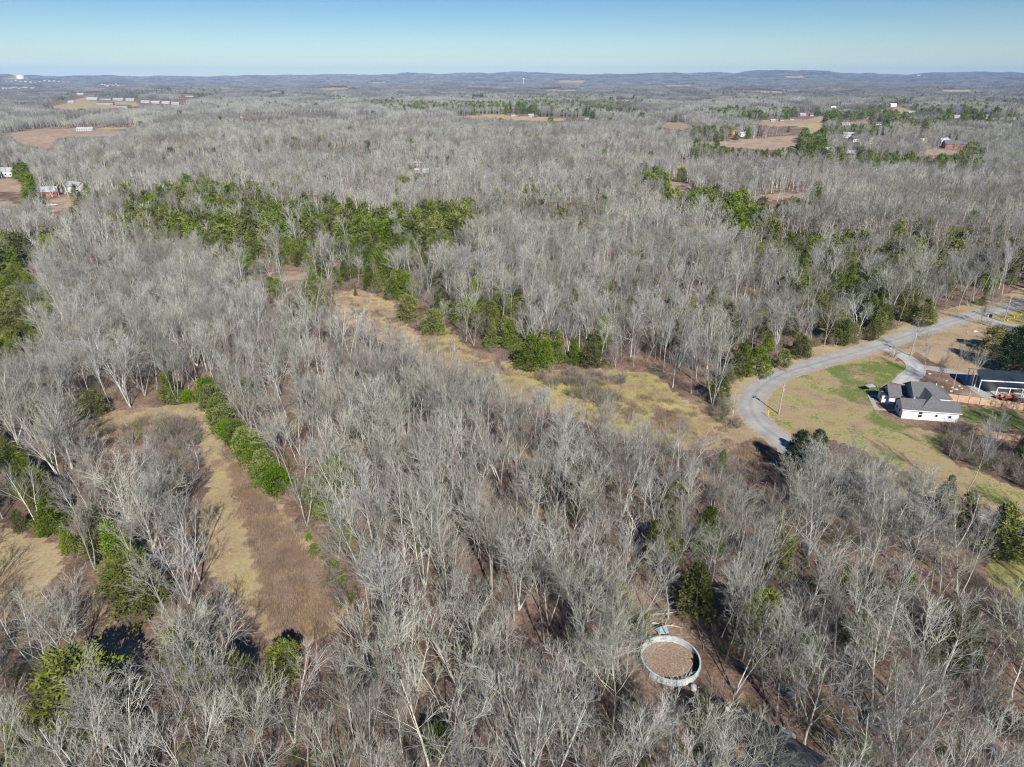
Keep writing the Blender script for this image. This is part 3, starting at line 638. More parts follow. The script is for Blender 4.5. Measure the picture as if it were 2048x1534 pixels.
# ------------------------------------------------------------------ where trees stand
CP = [ ([(1060,540),(1500,600),(1500,700),(1060,690)], .10), ([(880,490),(1060,470),(1080,560),(900,590)], .12), ([(1350,560),(1560,600),(1560,690),(1400,700)], .25),
 ([(540,560),(680,570),(690,645),(560,610)], .55), ([(840,560),(940,560),(930,660),(850,640)], .35), ([(1040,390),(1150,400),(1180,450),(1060,440)], .3), # evergreen areas and how much of the wood is evergreen there
 ([(-60,525),(50,528),(88,640),(78,702),(-60,720)], .97), ([(-60,482),(60,482),(120,492),(110,510),(-60,525)], .7),
 ([(210,455),(260,420),(380,365),(430,375),(540,390),(560,440),(500,470),(440,470),(360,480),(230,465)], .58),
 ([(400,400),(560,410),(700,420),(740,440),(700,500),(600,520),(500,500),(380,500)], .62),
 ([(740,440),(800,425),(960,412),(945,490),(890,515),(800,520),(760,560),(690,560),(690,470)], .72),
 ([(340,480),(480,500),(520,545),(560,560),(660,590),(650,620),(560,590),(500,550)], .6),
 ([(740,530),(800,560),(900,600),(920,640),(860,620),(780,600)], .65),
 ([(910,600),(1010,560),(1060,600),(1060,680),(1200,690),(1180,735),(1040,725),(1000,680),(920,660)], .5),
 ([(1270,345),(1330,350),(1400,385),(1480,405),(1640,398),(1640,410),(1520,425),(1560,470),(1700,480),(1760,560),(1700,560),(1560,520),(1440,440),(1340,400)], .72),
 ([(1440,440),(1700,500),(1840,600),(1860,650),(1800,640),(1700,650),(1640,640),(1560,560)], .5),
 ([(1700,470),(2100,480),(2100,560),(1850,570),(1760,540)], .32),
 ([(1420,730),(1530,690),(1700,650),(1810,620),(1810,655),(1680,705),(1560,735),(1510,755),(1440,790)], .6),
 ([(1380,292),(1500,298),(1620,300),(1700,308),(1820,318),(1960,326),(1960,345),(1600,325),(1380,315)], .55),
 ([(1590,268),(1650,262),(1655,295),(1590,300)], .97), ([(1880,300),(1960,290),(1960,345),(1860,340)], .6),
 ([(900,212),(1250,212),(1300,235),(1160,229),(900,225)], .55), ([(1390,222),(2100,228),(2100,256),(1640,246),(1400,240)], .42), ([(1740,200),(2100,205),(2100,228),(1740,222)], .2),
 ([(700,203),(950,222),(800,230)], .4), ([(1380,262),(1500,265),(1500,278),(1380,282)], .6), ([(1640,252),(1850,250),(1880,262),(1660,268)], .5), ([(10,335),(60,330),(80,400),(20,400)], .5), ([(120,380),(160,380),(165,420),(110,420)], .6),
 ([(1000,205),(1100,195),(1300,200),(1280,215),(1000,212)], .25), ([(820,320),(1060,340),(1060,350),(820,330)], .12),
 ([(1280,1000),(1900,1080),(2060,1534),(1400,1534),(1300,1200)], .12), ([(1530,1080),(1640,1090),(1660,1180),(1540,1170)], .5), ([(0,1100),(350,1150),(420,1534),(0,1534)], .12), ([(60,930),(200,980),(260,1120),(330,1250),(280,1260),(160,1120)], .35), ([(0,870),(80,900),(80,990),(0,980)], .7),
]
def place_grid(spacing, rmin, rmax, jitter=1.0, margin=1.22, ymax_px=1534*1.28, sd=1):
    """jittered grid of standing points inside the view wedge"""
    r = np.random.default_rng(sd); hw = rmax*.95; gx = np.arange(-hw, hw, spacing); gy = np.arange(10, rmax, spacing)
    X, Y = np.meshgrid(gx, gy); X = X.ravel() + r.uniform(0, jitter, X.size)*spacing; Y = Y.ravel() + r.uniform(0, jitter, Y.size)*spacing
    rr = np.hypot(X, Y); k = (rr >= rmin) & (rr < rmax); X, Y = X[k], Y[k]; Z = H(X, Y)
    px, py, f = proj(X, Y, Z + 6); k = (f > 5) & (np.abs(px - 1024) < 1024*margin) & (py < ymax_px)
    return X[k], Y[k], Z[k]
def clear_of(X, Y, Z, h, wid=0.0):
    ok = np.ones(len(X), bool)
    for fr in (0, .45, .85):
        px, py, f = proj(X, Y, Z + h*fr)
        for P in CLEAR:
            if fr > .5 and (P is MEADOW or P is LTAN): continue
            ok &= ~inpoly(px, py, P)
            if wid:
                for s in (-1, 1): ok &= ~inpoly(px + s*wid*FPX/f, py, P)
    return ok
def evergreen_share(X, Y, Z, base=.035):
    px, py, f = proj(X, Y, Z + 4.5); q = np.random.default_rng(3); jit = np.clip((py - 300)/300, 0, 1); px = px + q.normal(0, 1, len(px))*22*jit; py = py + q.normal(0, 1, len(px))*12*jit; s = np.full(len(X), base)
    for P, v in CP: s = np.where(inpoly(px, py, P), v, s)
    return s

def ev_clear(X, Y, Z, hs, ev):
    s = np.zeros(len(X)); q = np.random.default_rng(4); jx = q.normal(0, 1, len(X)); jy = q.normal(0, 1, len(X))
    for fr in (.3, .6, .85):
        px, py, f = proj(X, Y, Z + hs*fr); jit = np.clip((py - 300)/300, 0, 1); px = px + jx*22*jit; py = py + jy*12*jit
        for P, v in CP: s = np.maximum(s, np.where(inpoly(px, py, P), v, 0))
    return ev | (rng.uniform(0, 1, len(X)) > s*1.15 - .08)
trees = []      # (kindlist, kind, x, y, z, rot, sx, sz)
used_xy = []
def near_any(X, Y, pts, d):
    ok = np.ones(len(X), bool)
    for (a, b, dd) in pts: ok &= np.hypot(X - a, Y - b) > (dd if dd else d)
    return ok

# single trees the photo shows apart from the mass:  base px, height m, kind list, kind index, label
SPECIAL = [
 ('B', 10, (1822,1428), 17, 1.25, 'great pale oak with a fan of bare limbs near the lower right corner'),
 ('B', 12, (1668,1030), 13, 1.25, 'broad domed bare tree in front of the lawn, right of the dark evergreens'),
 ('B', 11, (398,938), 6.5, 1.2, 'small pale crooked tree standing alone at the edge of the brown strip field'),
 ('B', 10, (155,1325), 13, 1.1, 'pale bare tree left of the open leafy clearing in the lower left'),
 ('B', 7, (850,1175), 18, 1.1, 'tall many-stemmed pale tree rising in the middle foreground wood'),
 ('B', 8, (1015,1335), 15, 1.2, 'bare tree with wide low limbs below the middle of the photo'),
 ('B', 12, (270,1090), 16, 1.2, 'large bare tree leaning over the left edge of the strip field'),
 ('B', 10, (325,1135), 16, 1.15, 'bare tree with a tangled crown beside the shaded edge of the strip field'),
 ('B', 3, (1845,757), 12, .8, 'thin bare tree where the two driveways part'),
 ('B', 14, (1875,765), 8, .8, 'thin young bare tree on bare soil behind the farmhouse roof'),
 ('B', 2, (1905,782), 14, .75, 'tall thin bare tree with twin trunks right of the farmhouse roof'),
 ('B', 5, (1935,805), 14, .8, 'bare tree growing right against the wooden privacy fence'),
 ('B', 13, (1892,748), 9, .7, 'dark slim bare tree beside the gravel driveway'),
 ('B', 4, (1897,917), 9.5, .7, 'pale trunked bare tree at the corner of the brush below the farmhouse'),
 ('B', 9, (1935,922), 9, .75, 'pale bare tree in the middle of the brush right of the lawn'),
 ('B', 10, (1985,912), 10, 1.1, 'bushy crowned pale tree in front of the orange board fence'),
 ('B', 1, (2030,958), 11, .7, 'white trunked bare tree at the right edge above the fading lawn'),
 ('B', 10, (1648,1003), 12, 1.25, 'wide bare tree just left of the broad domed tree below the lawn'),
 ('B', 12, (1690,1010), 12.5, 1.3, 'bushy bare tree close behind the broad domed tree'),
 ('B', 11, (1738,1034), 12, 1.3, 'leaning wide bare tree under the lower edge of the lawn'),
 ('B', 10, (1790,1052), 12.5, 1.3, 'wide bare tree halfway between the domed tree and the conifer row'),
 ('B', 12, (1842,1066), 12, 1.3, 'wide bare tree just left of the conifer row'),
 ('B', 11, (1618,990), 13, 1.1, 'bare tree leaning over the hidden road below the dark evergreens'),
 ('B', 10, (1712,1022), 13, 1.2, 'spreading bare tree right of the broad domed tree, below the lawn'),
 ('B', 12, (1762,1040), 12, 1.2, 'wide bare tree under the pointed cedar at the lawn edge'),
 ('B', 11, (1815,1050), 13, 1.2, 'broad bare tree left of the spiky topped conifer'),
 ('B', 6, (1580,1005), 13, 1.2, 'forked bare tree below the end of the visible road'),
 ('B', 11, (1868,1085), 12, 1.2, 'bare tree in front of the spiky topped conifer'),
 ('B', 11, (1462,845), 8, 1.0, 'bare tree hanging over the inside of the road bend'),
 ('B', 12, (1345,775), 11, 1.2, 'bare round crowned tree at the corner of the yellow meadow'),
 ('B', 11, (885,648), 9, 1.0, 'bare fan crowned tree rising behind the lone green cedar'),
 ('C', 5, (868,668), 8, 1.3, 'lone green cedar with a clear trunk at the top of the meadow'),
 ('C', 6, (43,1062), 4.5, .75, 'small dark cedar alone on the tan clearing at the left edge'),
 ('C', 6, (180,1455), 12, 1.25, 'large bright green cedar beside the leafy clearing in the lower left'),
 ('C', 5, (192,830), 6.5, 1.3, 'bright green bushy cedar at the upper left end of the strip field'),
 ('C', 6, (160,838), 4, 1.3, 'low olive cedar left of the bright bushy cedar'),
 ('C', 7, (1512,750), 8, 1.2, 'dense green cedar just outside the road bend'),
 ('C', 5, (1565,735), 5.5, 1.1, 'short cedar by the verge, right of the dense cedar at the bend'),
 ('C', 6, (1600,715), 6.5, 1.1, 'rounded green cedar along the road verge'),
 ('C', 0, (1685,690), 8, 1.1, 'olive green cedar on the verge opposite the lawn'),
 ('C', 1, (1740,680), 7, 1.1, 'brownish green cedar on the verge opposite the driveway'),
 ('C', 2, (1845,650), 9, 1.35, 'big conical cedar beside the straight part of the road'),
 ('C', 5, (1985,705), 8, 1.2, 'olive evergreen standing on the dry lawn above the gravel driveway'),
 ('P', 0, (1592,950), 10, .85, 'dark glossy evergreen standing where the road disappears'),
 ('P', 1, (1628,928), 8, .8, 'second dark evergreen, just right of the one where the road disappears'),
 ('P', 1, (2020,745), 13, 1.0, 'tall dark pine behind the dark roofed house'),
 ('P', 0, (2050,720), 12, 1.0, 'dark pine cut by the right edge behind the dark roofed house'),
 ('C', 1, (1752,978), 6.5, .9, 'pointed green cedar at the lower edge of the lawn'),
 ('C', 2, (1885,1020), 7.5, .95, 'spiky topped conifer left in the row of three below the lawn'),
 ('C', 3, (1922,1062), 8.5, 1.25, 'green conifer in the middle of the row of three below the lawn'),
 ('C', 4, (1990,1108), 10, 1.35, 'largest green conifer at the right end of the row below the lawn'),
 ('C', 7, (2045,1110), 7, 1.1, 'dark green conifer at the right edge beside the black rail fence'),
 ('C', 7, (1402,1452), 4.2, 1.1, 'yellow green cedar above the grey cottage roof'),
 ('C', 6, (1283,1278), 5, .8, 'small yellow green cedar at the upper left of the round pool wall'),
 ('C', 0, (1800,1225), 8, 1.0, 'bright green cedar in the brush of the lower right wood'),
 ('C', 7, (642,1030), 6, .9, 'green cedar right of the strip field behind bare trunks'),
 ('H', 2, (628,1003), 5, .8, 'green bush under bare branches just below the end of the hedge'),
 ('H', 0, (662,1035), 4.5, .8, 'green bush among bare trunks right of the lower strip field'),
 ('H', 1, (690,1085), 3.5, .8, 'green bush half hidden by branches at the right side of the lower strip field'),
 ('B', 10, (1440,1552), 9.5, 1.2, 'wide bare tree in front of the cottage roof at the bottom edge'),
 ('B', 11, (1492,1570), 10, 1.2, 'bare tree hiding the right part of the cottage roof'),
 ('B', 7, (1410,1520), 9, 1.1, 'forked bare tree at the left end of the cottage'),
 ('B', 12, (1530,1590), 9, 1.2, 'bare tree at the bottom edge beside the parked cars'),
 ('B', 15, (335,868), 6.5, 1.1, 'small grey sapling, topmost of the few in the upper brush of the strip field'),
 ('B', 13, (352,895), 6, 1.2, 'small brown sapling in the middle of the upper brush of the strip field'),
 ('B', 14, (312,905), 6, 1.2, 'small dark sapling left in the upper brush of the strip field'),
 ('B', 15, (378,915), 5, 1.2, 'lowest small sapling in the upper brush of the strip field'),
 ('B', 13, (1105,770), 7, .9, 'thin sapling standing in the left part of the yellow meadow'),
 ('B', 14, (1170,790), 7, .8, 'upright bare sapling in the middle of the yellow meadow'),
 ('B', 15, (1010,745), 6, 1.2, 'bushy bare sapling where the yellow meadow narrows'),
 ('B', 13, (905,715), 6, 1.1, 'bare sapling near the upper end of the yellow meadow'),
 ('B', 14, (785,650), 6, 1.1, 'grey sapling on the sandy clearing above the meadow'),
 ('B', 15, (735,612), 5, 1.2, 'small sapling at the top of the sandy clearing'),
 ('C', 0, (712,592), 4, .8, 'small pointed cedar at the tip of the sandy clearing'),
 ('H', 0, (870,1495), 4, .8, 'bright green bush in the bottom middle of the wood'),
 ('H', 1, (1605,1315), 4.5, .9, 'bright green sapling in the wood right of the round pool wall'),
]
KINDS = {'B': BARE, 'C': CEDAR, 'H': HEDGE, 'P': PINE}
NAMES = {'B': 'bare_tree', 'C': 'cedar_tree', 'H': 'green_bush', 'P': 'dark_evergreen'}
CATS = {'B': 'tree', 'C': 'tree', 'H': 'bush', 'P': 'tree'}
blockers = []
def plant(code, ki, x, y, z, rz, sx, sz, label, group=None, tilt=(0, 0)):
    k = KINDS[code][ki]
    t = bpy.data.objects.new(NAMES[code], None); C.objects.link(t); t.location = (x, y, z); t.rotation_euler = (tilt[0], tilt[1], rz); t.scale = (sx, sx, sz)
    tag(t, label, CATS[code], group)
    for nm, me in (('trunk', k.trunk), ('crown', k.crown)):
        o = bpy.data.objects.new(nm, me); C.objects.link(o); o.parent = t
    return t
for code, ki, bp_, ht, wf, lab in SPECIAL:
    p = G(*bp_); k = KINDS[code][ki]; s = ht / k.h; blockers.append((p.x, p.y, 3.0))
    plant(code, ki, p.x, p.y, p.z - .05, rng.uniform(0, 6.28), s*wf, s, lab)
for k in range(7): blockers.append((26.9 + k*1.25, 58.0 - k*1.3 + .4, 4.4))
# hedge along the right side of the strip field
hp = [(418,800),(424,818),(436,838),(447,856),(462,874),(478,888),(492,902),(505,918),(520,934),(531,950),(543,966),(551,984)]
for i, q in enumerate(hp):
    p = G(*q); blockers.append((p.x, p.y, 3.2)); s = rng.uniform(1.0, 1.5)
    plant('H', i % 3, p.x + rng.normal(0, .5), p.y + rng.normal(0, .4), p.z - .05, rng.uniform(0, 6.28), s*rng.uniform(.75, 1.0), s, 'bright green bush, %s from the top of the hedge beside the strip field' % ['first','second','third','fourth','fifth','sixth','seventh','eighth','ninth','tenth','eleventh','twelfth'][i], 'hedge of green bushes')
for i, (q, s, w) in enumerate([((350,805), .8, 'left'), ((378,803), .75, 'right')]):
    p = G(*q); plant('H', i, p.x, p.y, p.z - .05, 1, s, s, 'low green bush, %s one of the pair under the bare trunks above the strip field' % w, 'pair of low green bushes')
for i, (q, s) in enumerate([((618,1080), .32), ((630,1108), .5), ((648,1118), .28), ((668,1140), .45), ((683,1162), .35)]):
    p = G(*q); plant('H', i % 3, p.x, p.y, p.z - .03, i, s*.8, s, 'tiny bright green shrub, %s from the top along the right field edge' % ['first','second','third','fourth','fifth'][i], 'tiny shrubs along the field edge')

# detailed zone
def rects_ok(X, Y):
    ok = dist_path(X, Y, road_np) > 5.5
    for L in lanes_np: ok &= dist_path(X, Y, L) > 3.5
    return ok
X, Y, Z = place_grid(4.15, 0, 330, sd=11)
ok = rects_ok(X, Y) & near_any(X, Y, blockers, 3) & (rng.uniform(0, 1, len(X)) > .10 + .22*np.clip(sins(X, Y, 42, 91), 0, 1))
X, Y, Z = X[ok], Y[ok], Z[ok]
ev = rng.uniform(0, 1, len(X)) < evergreen_share(X, Y, Z)
hs = np.where(ev, rng.uniform(.6, 1.2, len(X))*8.5, rng.uniform(.70, 1.16, len(X))*15.8*(1 + .13*sins(X, Y, 90, 93)))
ok = clear_of(X, Y, Z, hs, 1.2) & ev_clear(X, Y, Z, hs, ev); X, Y, Z, ev, hs = X[ok], Y[ok], Z[ok], ev[ok], hs[ok]
px, py, pf = proj(X, Y, Z + hs*.5)
vis = (px > -20) & (px < 2068) & (py < 1560)
size = np.where(vis, hs/pf, 0)
LAND = [('the round pool wall', (1340,1322)), ('the grey cottage roof', (1480,1460)), ('the end of the strip field', (600,1290)), ('the leafy clearing', (250,1300)), ('the tan clearing', (40,1150)),
        ('the great pale oak', (1822,1428)), ('the small crooked field tree', (398,938)), ('the road bend', (1500,820)), ('the dark glossy evergreen', (1592,950)), ('the conifer row', (1940,1060)),
        ('the hedge', (500,900)), ('the yellow meadow', (1250,800)), ('the large bright cedar', (180,1455)), ('the many-stemmed pale tree', (850,1175)), ('the tall twin poles of the road', (1557,828)), ('the lone meadow cedar', (868,668)), ('the utility trailer', (1755,1440)),
        ('the brown strip', (560,1150)), ('the tiny field-edge shrubs', (650,1115)), ('the fallen log', (1360,1250))]
LAND = [l for l in LAND if 'twin poles' not in l[0]]
LW = np.array([tuple(G(*p)[:2]) for _, p in LAND]); LPX = np.array([p for _, p in LAND], float)
def ordinal(n):
    w = ['nearest','second nearest','third nearest','fourth nearest','fifth nearest','sixth nearest','seventh nearest','eighth nearest','ninth nearest','tenth nearest']
    if n < 10: return w[n]
    n += 1; return '%d%s nearest' % (n, 'th' if 10 <= n % 100 <= 20 else {1:'st',2:'nd',3:'rd'}.get(n % 10, 'th'))
def label_all(items, noun):
    """items: (x, y, basepx, basepy, adj); labels by nearest landmark, side, rank"""
    D = [np.hypot(LW[:, 0] - a[0], LW[:, 1] - a[1]) for a in items]; res = [None]*len(items); buckets = {}
    for i, a in enumerate(items):
        j = int(np.argmin(D[i])); dx = a[2] - LPX[j, 0]; dy = a[3] - LPX[j, 1]
        ang = math.degrees(math.atan2(-dy, dx)) % 360
        side = ['right of','upper right of','above','upper left of','left of','lower left of','below','lower right of'][int(((ang + 22.5) % 360)//45)]
        buckets.setdefault((j, side), []).append((D[i][j], i))
    for (j, side), L in buckets.items():
        L.sort()
        for n, (d, i) in enumerate(L): res[i] = '%s %s, %s one %s %s' % (items[i][4], noun, ordinal(n), side, LAND[j][0])
    return res
def pick(kind_mask, nmax):
    c = np.where(kind_mask & vis & (size > 0))[0]; return c[np.argsort(-size[c])][:nmax]
rot = rng.uniform(0, 6.28, len(X)); wfac = rng.uniform(.88, 1.22, len(X)); tl = rng.normal(0, .075, (len(X), 2))
sel = rng.uniform(0, 1, len(X)); kb = np.where(sel < .30, rng.integers(0, 6, len(X)), np.where(sel < .49, rng.integers(16, 20, len(X)), np.where(sel < .525, rng.integers(20, 22, len(X)), np.where(sel < .78, rng.integers(6, 10, len(X)), np.where(sel < .88, rng.integers(10, 13, len(X)), rng.integers(13, 16, len(X)))))))
hs = np.where(~ev & (kb >= 13) & (kb < 16), hs*.68, hs); hs = np.where(~ev & (kb >= 20), hs*.8, hs); hs = np.where(~ev & (kb >= 10) & (kb < 13), hs*.9, hs)
kc = rng.integers(0, 8, len(X))
n_sp_b = sum(1 for s in SPECIAL if s[0] == 'B'); n_sp_c = sum(1 for s in SPECIAL if s[0] == 'C')
ib = pick(~ev, 300 - n_sp_b); ic = pick(ev, 300 - n_sp_c)
bpx, bpy_, _ = proj(X, Y, Z)
def adj(i):
    if ev[i]:
        return ('large ' if hs[i] > 8 else 'small ' if hs[i] < 6 else 'middling ') + CEDAR[kc[i]].form + ' green'
    return ('tall ' if hs[i] > 15 else 'low ' if hs[i] < 10.5 else 'middling ') + BARE[kb[i]].form + ' bare'
for code, ids, noun, grp in (('B', ib, 'tree', 'bare trees of the near wood'), ('C', ic, 'cedar', 'cedars among the near trees')):
    labs = label_all([(X[i], Y[i], bpx[i], bpy_[i], adj(i)) for i in ids], noun)
    for i, lb in zip(ids, labs):
        ki = int(kc[i] if ev[i] else kb[i]); s = hs[i] / KINDS[code][ki].h
        plant(code, ki, X[i], Y[i], Z[i] - .1, rot[i], s*wfac[i], s, lb, grp, tuple(tl[i]))
rest = np.ones(len(X), bool); rest[ib] = False; rest[ic] = False
bP, bR, bS, bI = [], [], [], []; cP, cR, cS, cI = [], [], [], []
def push(lst, x, y, z, rx, ry, rz, sx, sz, vi):
    lst[0].append(np.stack([x, y, z], -1)); lst[1].append(np.stack([rx, ry, rz], -1)); lst[2].append(np.stack([sx, sx, sz], -1)); lst[3].append(vi)
LB = (bP, bR, bS, bI); LC = (cP, cR, cS, cI)
hB = np.array([k.h for k in BARE]); hC = np.array([k.h for k in CEDAR])
m = rest & ~ev; s = hs[m]/hB[kb[m]]; push(LB, X[m], Y[m], Z[m] - .1, tl[m, 0], tl[m, 1], rot[m], s*wfac[m], s, kb[m])
m = rest & ev; s = hs[m]/hC[kc[m]]; push(LC, X[m], Y[m], Z[m] - .1, tl[m, 0], tl[m, 1], rot[m], s*wfac[m], s, kc[m])
# middle distance
X, Y, Z = place_grid(5.6, 330, 1150, sd=12); n = len(X)
ev = rng.uniform(0, 1, n) < evergreen_share(X, Y, Z, .03); hs = np.where(ev, rng.uniform(.65, 1.25, n)*10.5, rng.uniform(.66, 1.16, n)*15.5*(1 + .2*sins(X, Y, 170, 94)))
ok = (rng.uniform(0, 1, n) > .35*np.clip(sins(X, Y, 110, 95), 0, 1)) & clear_of(X, Y, Z, hs) & (dist_path(X, Y, road_np) > 6) & ev_clear(X, Y, Z, hs, ev); X, Y, Z, ev, hs = X[ok], Y[ok], Z[ok], ev[ok], hs[ok]; n = len(X)
rot = rng.uniform(0, 6.28, n); vi = np.where(sins(X, Y, 130, 61) + rng.normal(0, .5, n) > .45, rng.integers(6, NM, n), rng.integers(0, 6, n)) + NB; z0 = np.zeros(n)
m = ~ev; push(LB, X[m], Y[m], Z[m] - .2, z0[m], z0[m], rot[m], hs[m]/15*rng.uniform(.9, 1.2, m.sum()), hs[m]/15, vi[m])
m = ev; push(LC, X[m], Y[m], Z[m] - .2, z0[m], z0[m], rot[m], hs[m]/9*rng.uniform(.9, 1.3, m.sum()), hs[m]/9, rng.integers(0, 4, m.sum()) + 8)
print('mid trees', n)
# patches beyond
def patches(rmin, rmax, size, i0, cnt, sd):
    X, Y, Z = place_grid(size*.93, rmin, rmax, jitter=.15, sd=sd); ok = np.ones(len(X), bool)
    for ox, oy in ((0, 0), (-.4, -.4), (.4, -.4), (-.4, .4), (.4, .4)):
        ok &= clear_of(X + ox*size, Y + oy*size, Z, 14)
    X, Y, Z = X[ok], Y[ok], Z[ok]; e = 20.0
    gx = (H(X + e, Y) - H(X - e, Y))/(2*e); gy = (H(X, Y + e) - H(X, Y - e))/(2*e); n = len(X)
    rz = rng.integers(0, 4, n)*math.pi/2
    rots = np.zeros((n, 3))
    for i in range(n):
        q = Vector((-gx[i], -gy[i], 1)).normalized(); rots[i] = (Vector((0, 0, 1)).rotation_difference(q).to_matrix() @ Matrix.Rotation(rz[i], 3, 'Z')).to_euler()
    push(LB, X, Y, Z - .3, rots[:, 0], rots[:, 1], rots[:, 2], np.full(n, 1.0), rng.uniform(.8, 1.2, n), np.where(sins(X, Y, 420, 62) + rng.normal(0, .35, n) > .3, rng.integers((cnt + 1)//2, cnt, n), rng.integers(0, (cnt + 1)//2, n)) + i0); print('patch', n)
patches(1150, 2600, 30, IP, 5, 21)
patches(2600, 16500, 120, IQ, 4, 22)
# evergreens far off
X, Y, Z = place_grid(11, 1150, 3600, sd=31); n = len(X); sh = evergreen_share(X, Y, Z, .012 + .04*(sins(X, Y, 500, 78) > .5))
clump = sins(X, Y, 160, 77) > .25
ok = (rng.uniform(0, 1, n) < sh*np.where(clump, 1.6, .5)) & clear_of(X, Y, Z, 10); X, Y, Z = X[ok], Y[ok], Z[ok]; n = len(X); s = rng.uniform(1.2, 2.0, n)
push(LC, X, Y, Z, np.zeros(n), np.zeros(n), rng.uniform(0, 6, n), s*1.2, s, rng.integers(0, 4, n) + 8); print('far ever', n)
gn_scatter('bare_forest', c_bare, np.concatenate(bP), np.concatenate(bR), np.concatenate(bS), np.concatenate(bI), 'grey leafless forest running back to the hazy hills', 'forest')
gn_scatter('cedar_wood', c_cedar, np.concatenate(cP), np.concatenate(cR), np.concatenate(cS), np.concatenate(cI), 'dark green cedars scattered and clumped through the grey forest', 'evergreens')

# undergrowth, dry weeds and tufts
M['olive'] = varied('olive_brush', (.10, .13, .035), (.19, .22, .07), .8, .9, rnd=.25)
def brush_mesh(seed, mm='brush'):
    r = np.random.default_rng(seed); A = Acc(); n = 7; az = r.uniform(0, 6.28, n)
    D = np.stack([np.cos(az)*.55, np.sin(az)*.55, np.ones(n)], -1); L = r.uniform(1.6, 3.0, n)
    pts, dirs = lines(r, np.stack([np.cos(az)*.2, np.sin(az)*.2, np.zeros(n)], -1), D, L, 3, .15, .05); rad = lin(np.full(n, .025), np.full(n, .012), 3); A.add(*tubes(pts, rad, 3))
    p, d, l, q = kids(r, pts, dirs, rad, L, 9, .2, 1, 20, 55, .5, .4, .8); q = np.full(len(p), .013)
    p2, d2 = lines(r, p, d, l, 2, .15, .05); A.add(*tubes(p2, lin(q, q*.6, 2), 3))
    p, d, l, q = kids(r, p2, d2, lin(q, q, 2), l, 4, .2, 1, 20, 55, .6, .3, 1); V, t = spikes(p, d, l, np.full(len(p), .011)); A.add(V, None, t)
    return np_mesh('brush', *A.arrays(), mats=[M[mm]])
def weed_mesh(seed, m, hgt=.9, n=150, sz=1.3, w=.02):
    r = np.random.default_rng(seed); P = np.stack([r.uniform(-sz, sz, n), r.uniform(-sz, sz, n), np.zeros(n)], -1)
    D = nrm(np.stack([r.normal(0, .22, n), r.normal(0, .22, n), np.ones(n)], -1)); V, t = spikes(P, D, hgt*r.uniform(.5, 1.1, n), np.full(n, w)); return np_mesh('weeds', V, None, t, mats=[m])
c_brush = src_coll('brush_source', [brush_mesh(700+i, 'olive' if i == 4 else 'brush') for i in range(5)])
c_weed = src_coll('weed_source', [weed_mesh(720+i, M['weed']) for i in range(3)] + [weed_mesh(730+i, M['straw'], .45, 110, 1.2, .022) for i in range(3)])
X, Y, Z = place_grid(2.6, 0, 300, sd=41); n = len(X); ok = rects_ok(X, Y) & clear_of(X, Y, Z, 2.2)
den = .42 + .28*sins(X, Y, 35, 55); px, py, _ = proj(X, Y, Z); den = np.where((px > 1150) & (py > 900), den + .36, den)
ok &= rng.uniform(0, 1, n) < den; X, Y, Z = X[ok], Y[ok], Z[ok]; n = len(X); s = rng.uniform(.6, 1.5, n)
extra = []
for P, cnt in ((BRUSHTOP, 60), ([(320,850),(400,860),(395,960),(340,940)], 45), (MBROWN[5], 30), ([(1440,790),(1480,860),(1450,860),(1420,820)], 25), ([(1880,880),(1900,920),(1990,945),(2060,985),(2060,930),(1960,880),(1900,850)], 130),
               ([(1560,935),(1650,965),(1800,1022),(1900,1050),(1900,1085),(1750,1065),(1600,1005)], 170), ([(1060,745),(1250,800),(1210,820),(1080,770)], 60), ([(680,600),(800,640),(760,650),(690,640)], 14), ([(1630,690),(1800,655),(1830,645),(1700,690)], 50), ([(640,1130),(690,1190),(700,1230),(670,1210)], 10)):
    xs_ = [p[0] for p in P]; ys_ = [p[1] for p in P]; c = 0
    while c < cnt:
        a, b = rng.uniform(min(xs_), max(xs_)), rng.uniform(min(ys_), max(ys_))
        if inpoly(np.array([a]), np.array([b]), P)[0]: g = G(a, b); extra.append((g.x, g.y, g.z)); c += 1
E_ = np.array(extra); BX = np.concatenate([np.stack([X, Y, Z], -1), E_]); n = len(BX); s = rng.uniform(.55, 1.4, n)
gn_scatter('underbrush', c_brush, BX, np.stack([np.zeros(n), np.zeros(n), rng.uniform(0, 6.28, n)], -1), np.stack([s, s, s], -1), rng.integers(0, 5, n), 'tangled brown leafless underbrush between the trees', 'underbrush')
X, Y, Z = place_grid(1.5, 40, 260, sd=51); px, py, _ = proj(X, Y, Z); w = np.zeros(len(X)); isstraw = np.zeros(len(X), bool)
for P, v in ((BRUSHSTRIP, .9), (BRUSHTOP, .5), (DIRTROAD, .7), *[(p, .8) for p in MBROWN]): w = np.where(inpoly(px, py, P), v, w)
for P, v in ((FIELD, .30), (MEADOW, .55), (SANDY, .3), (LAWN, .06), (LAWNB, .1)):
    k = inpoly(px, py, P) & (w == 0); w = np.where(k, v, w); isstraw |= k & (rng.uniform(0, 1, len(X)) > (.35 if P is MEADOW else .1))
k = inpoly(px, py, MOWN) & isstraw; w = np.where(k, .1, w)
ok = (rng.uniform(0, 1, len(X)) < w) & (dist_path(X, Y, road_np) > 3.8); X, Y, Z, isstraw = X[ok], Y[ok], Z[ok], isstraw[ok]; n = len(X); s = rng.uniform(.6, 1.15, n)
gn_scatter('dry_weeds', c_weed, np.stack([X, Y, Z], -1), np.stack([np.zeros(n), np.zeros(n), rng.uniform(0, 6.28, n)], -1), np.stack([s, s, s], -1), rng.integers(0, 3, n) + 3*isstraw, 'dry brown weeds and straw tufts standing in the fields', 'weeds')
print('weeds', n)
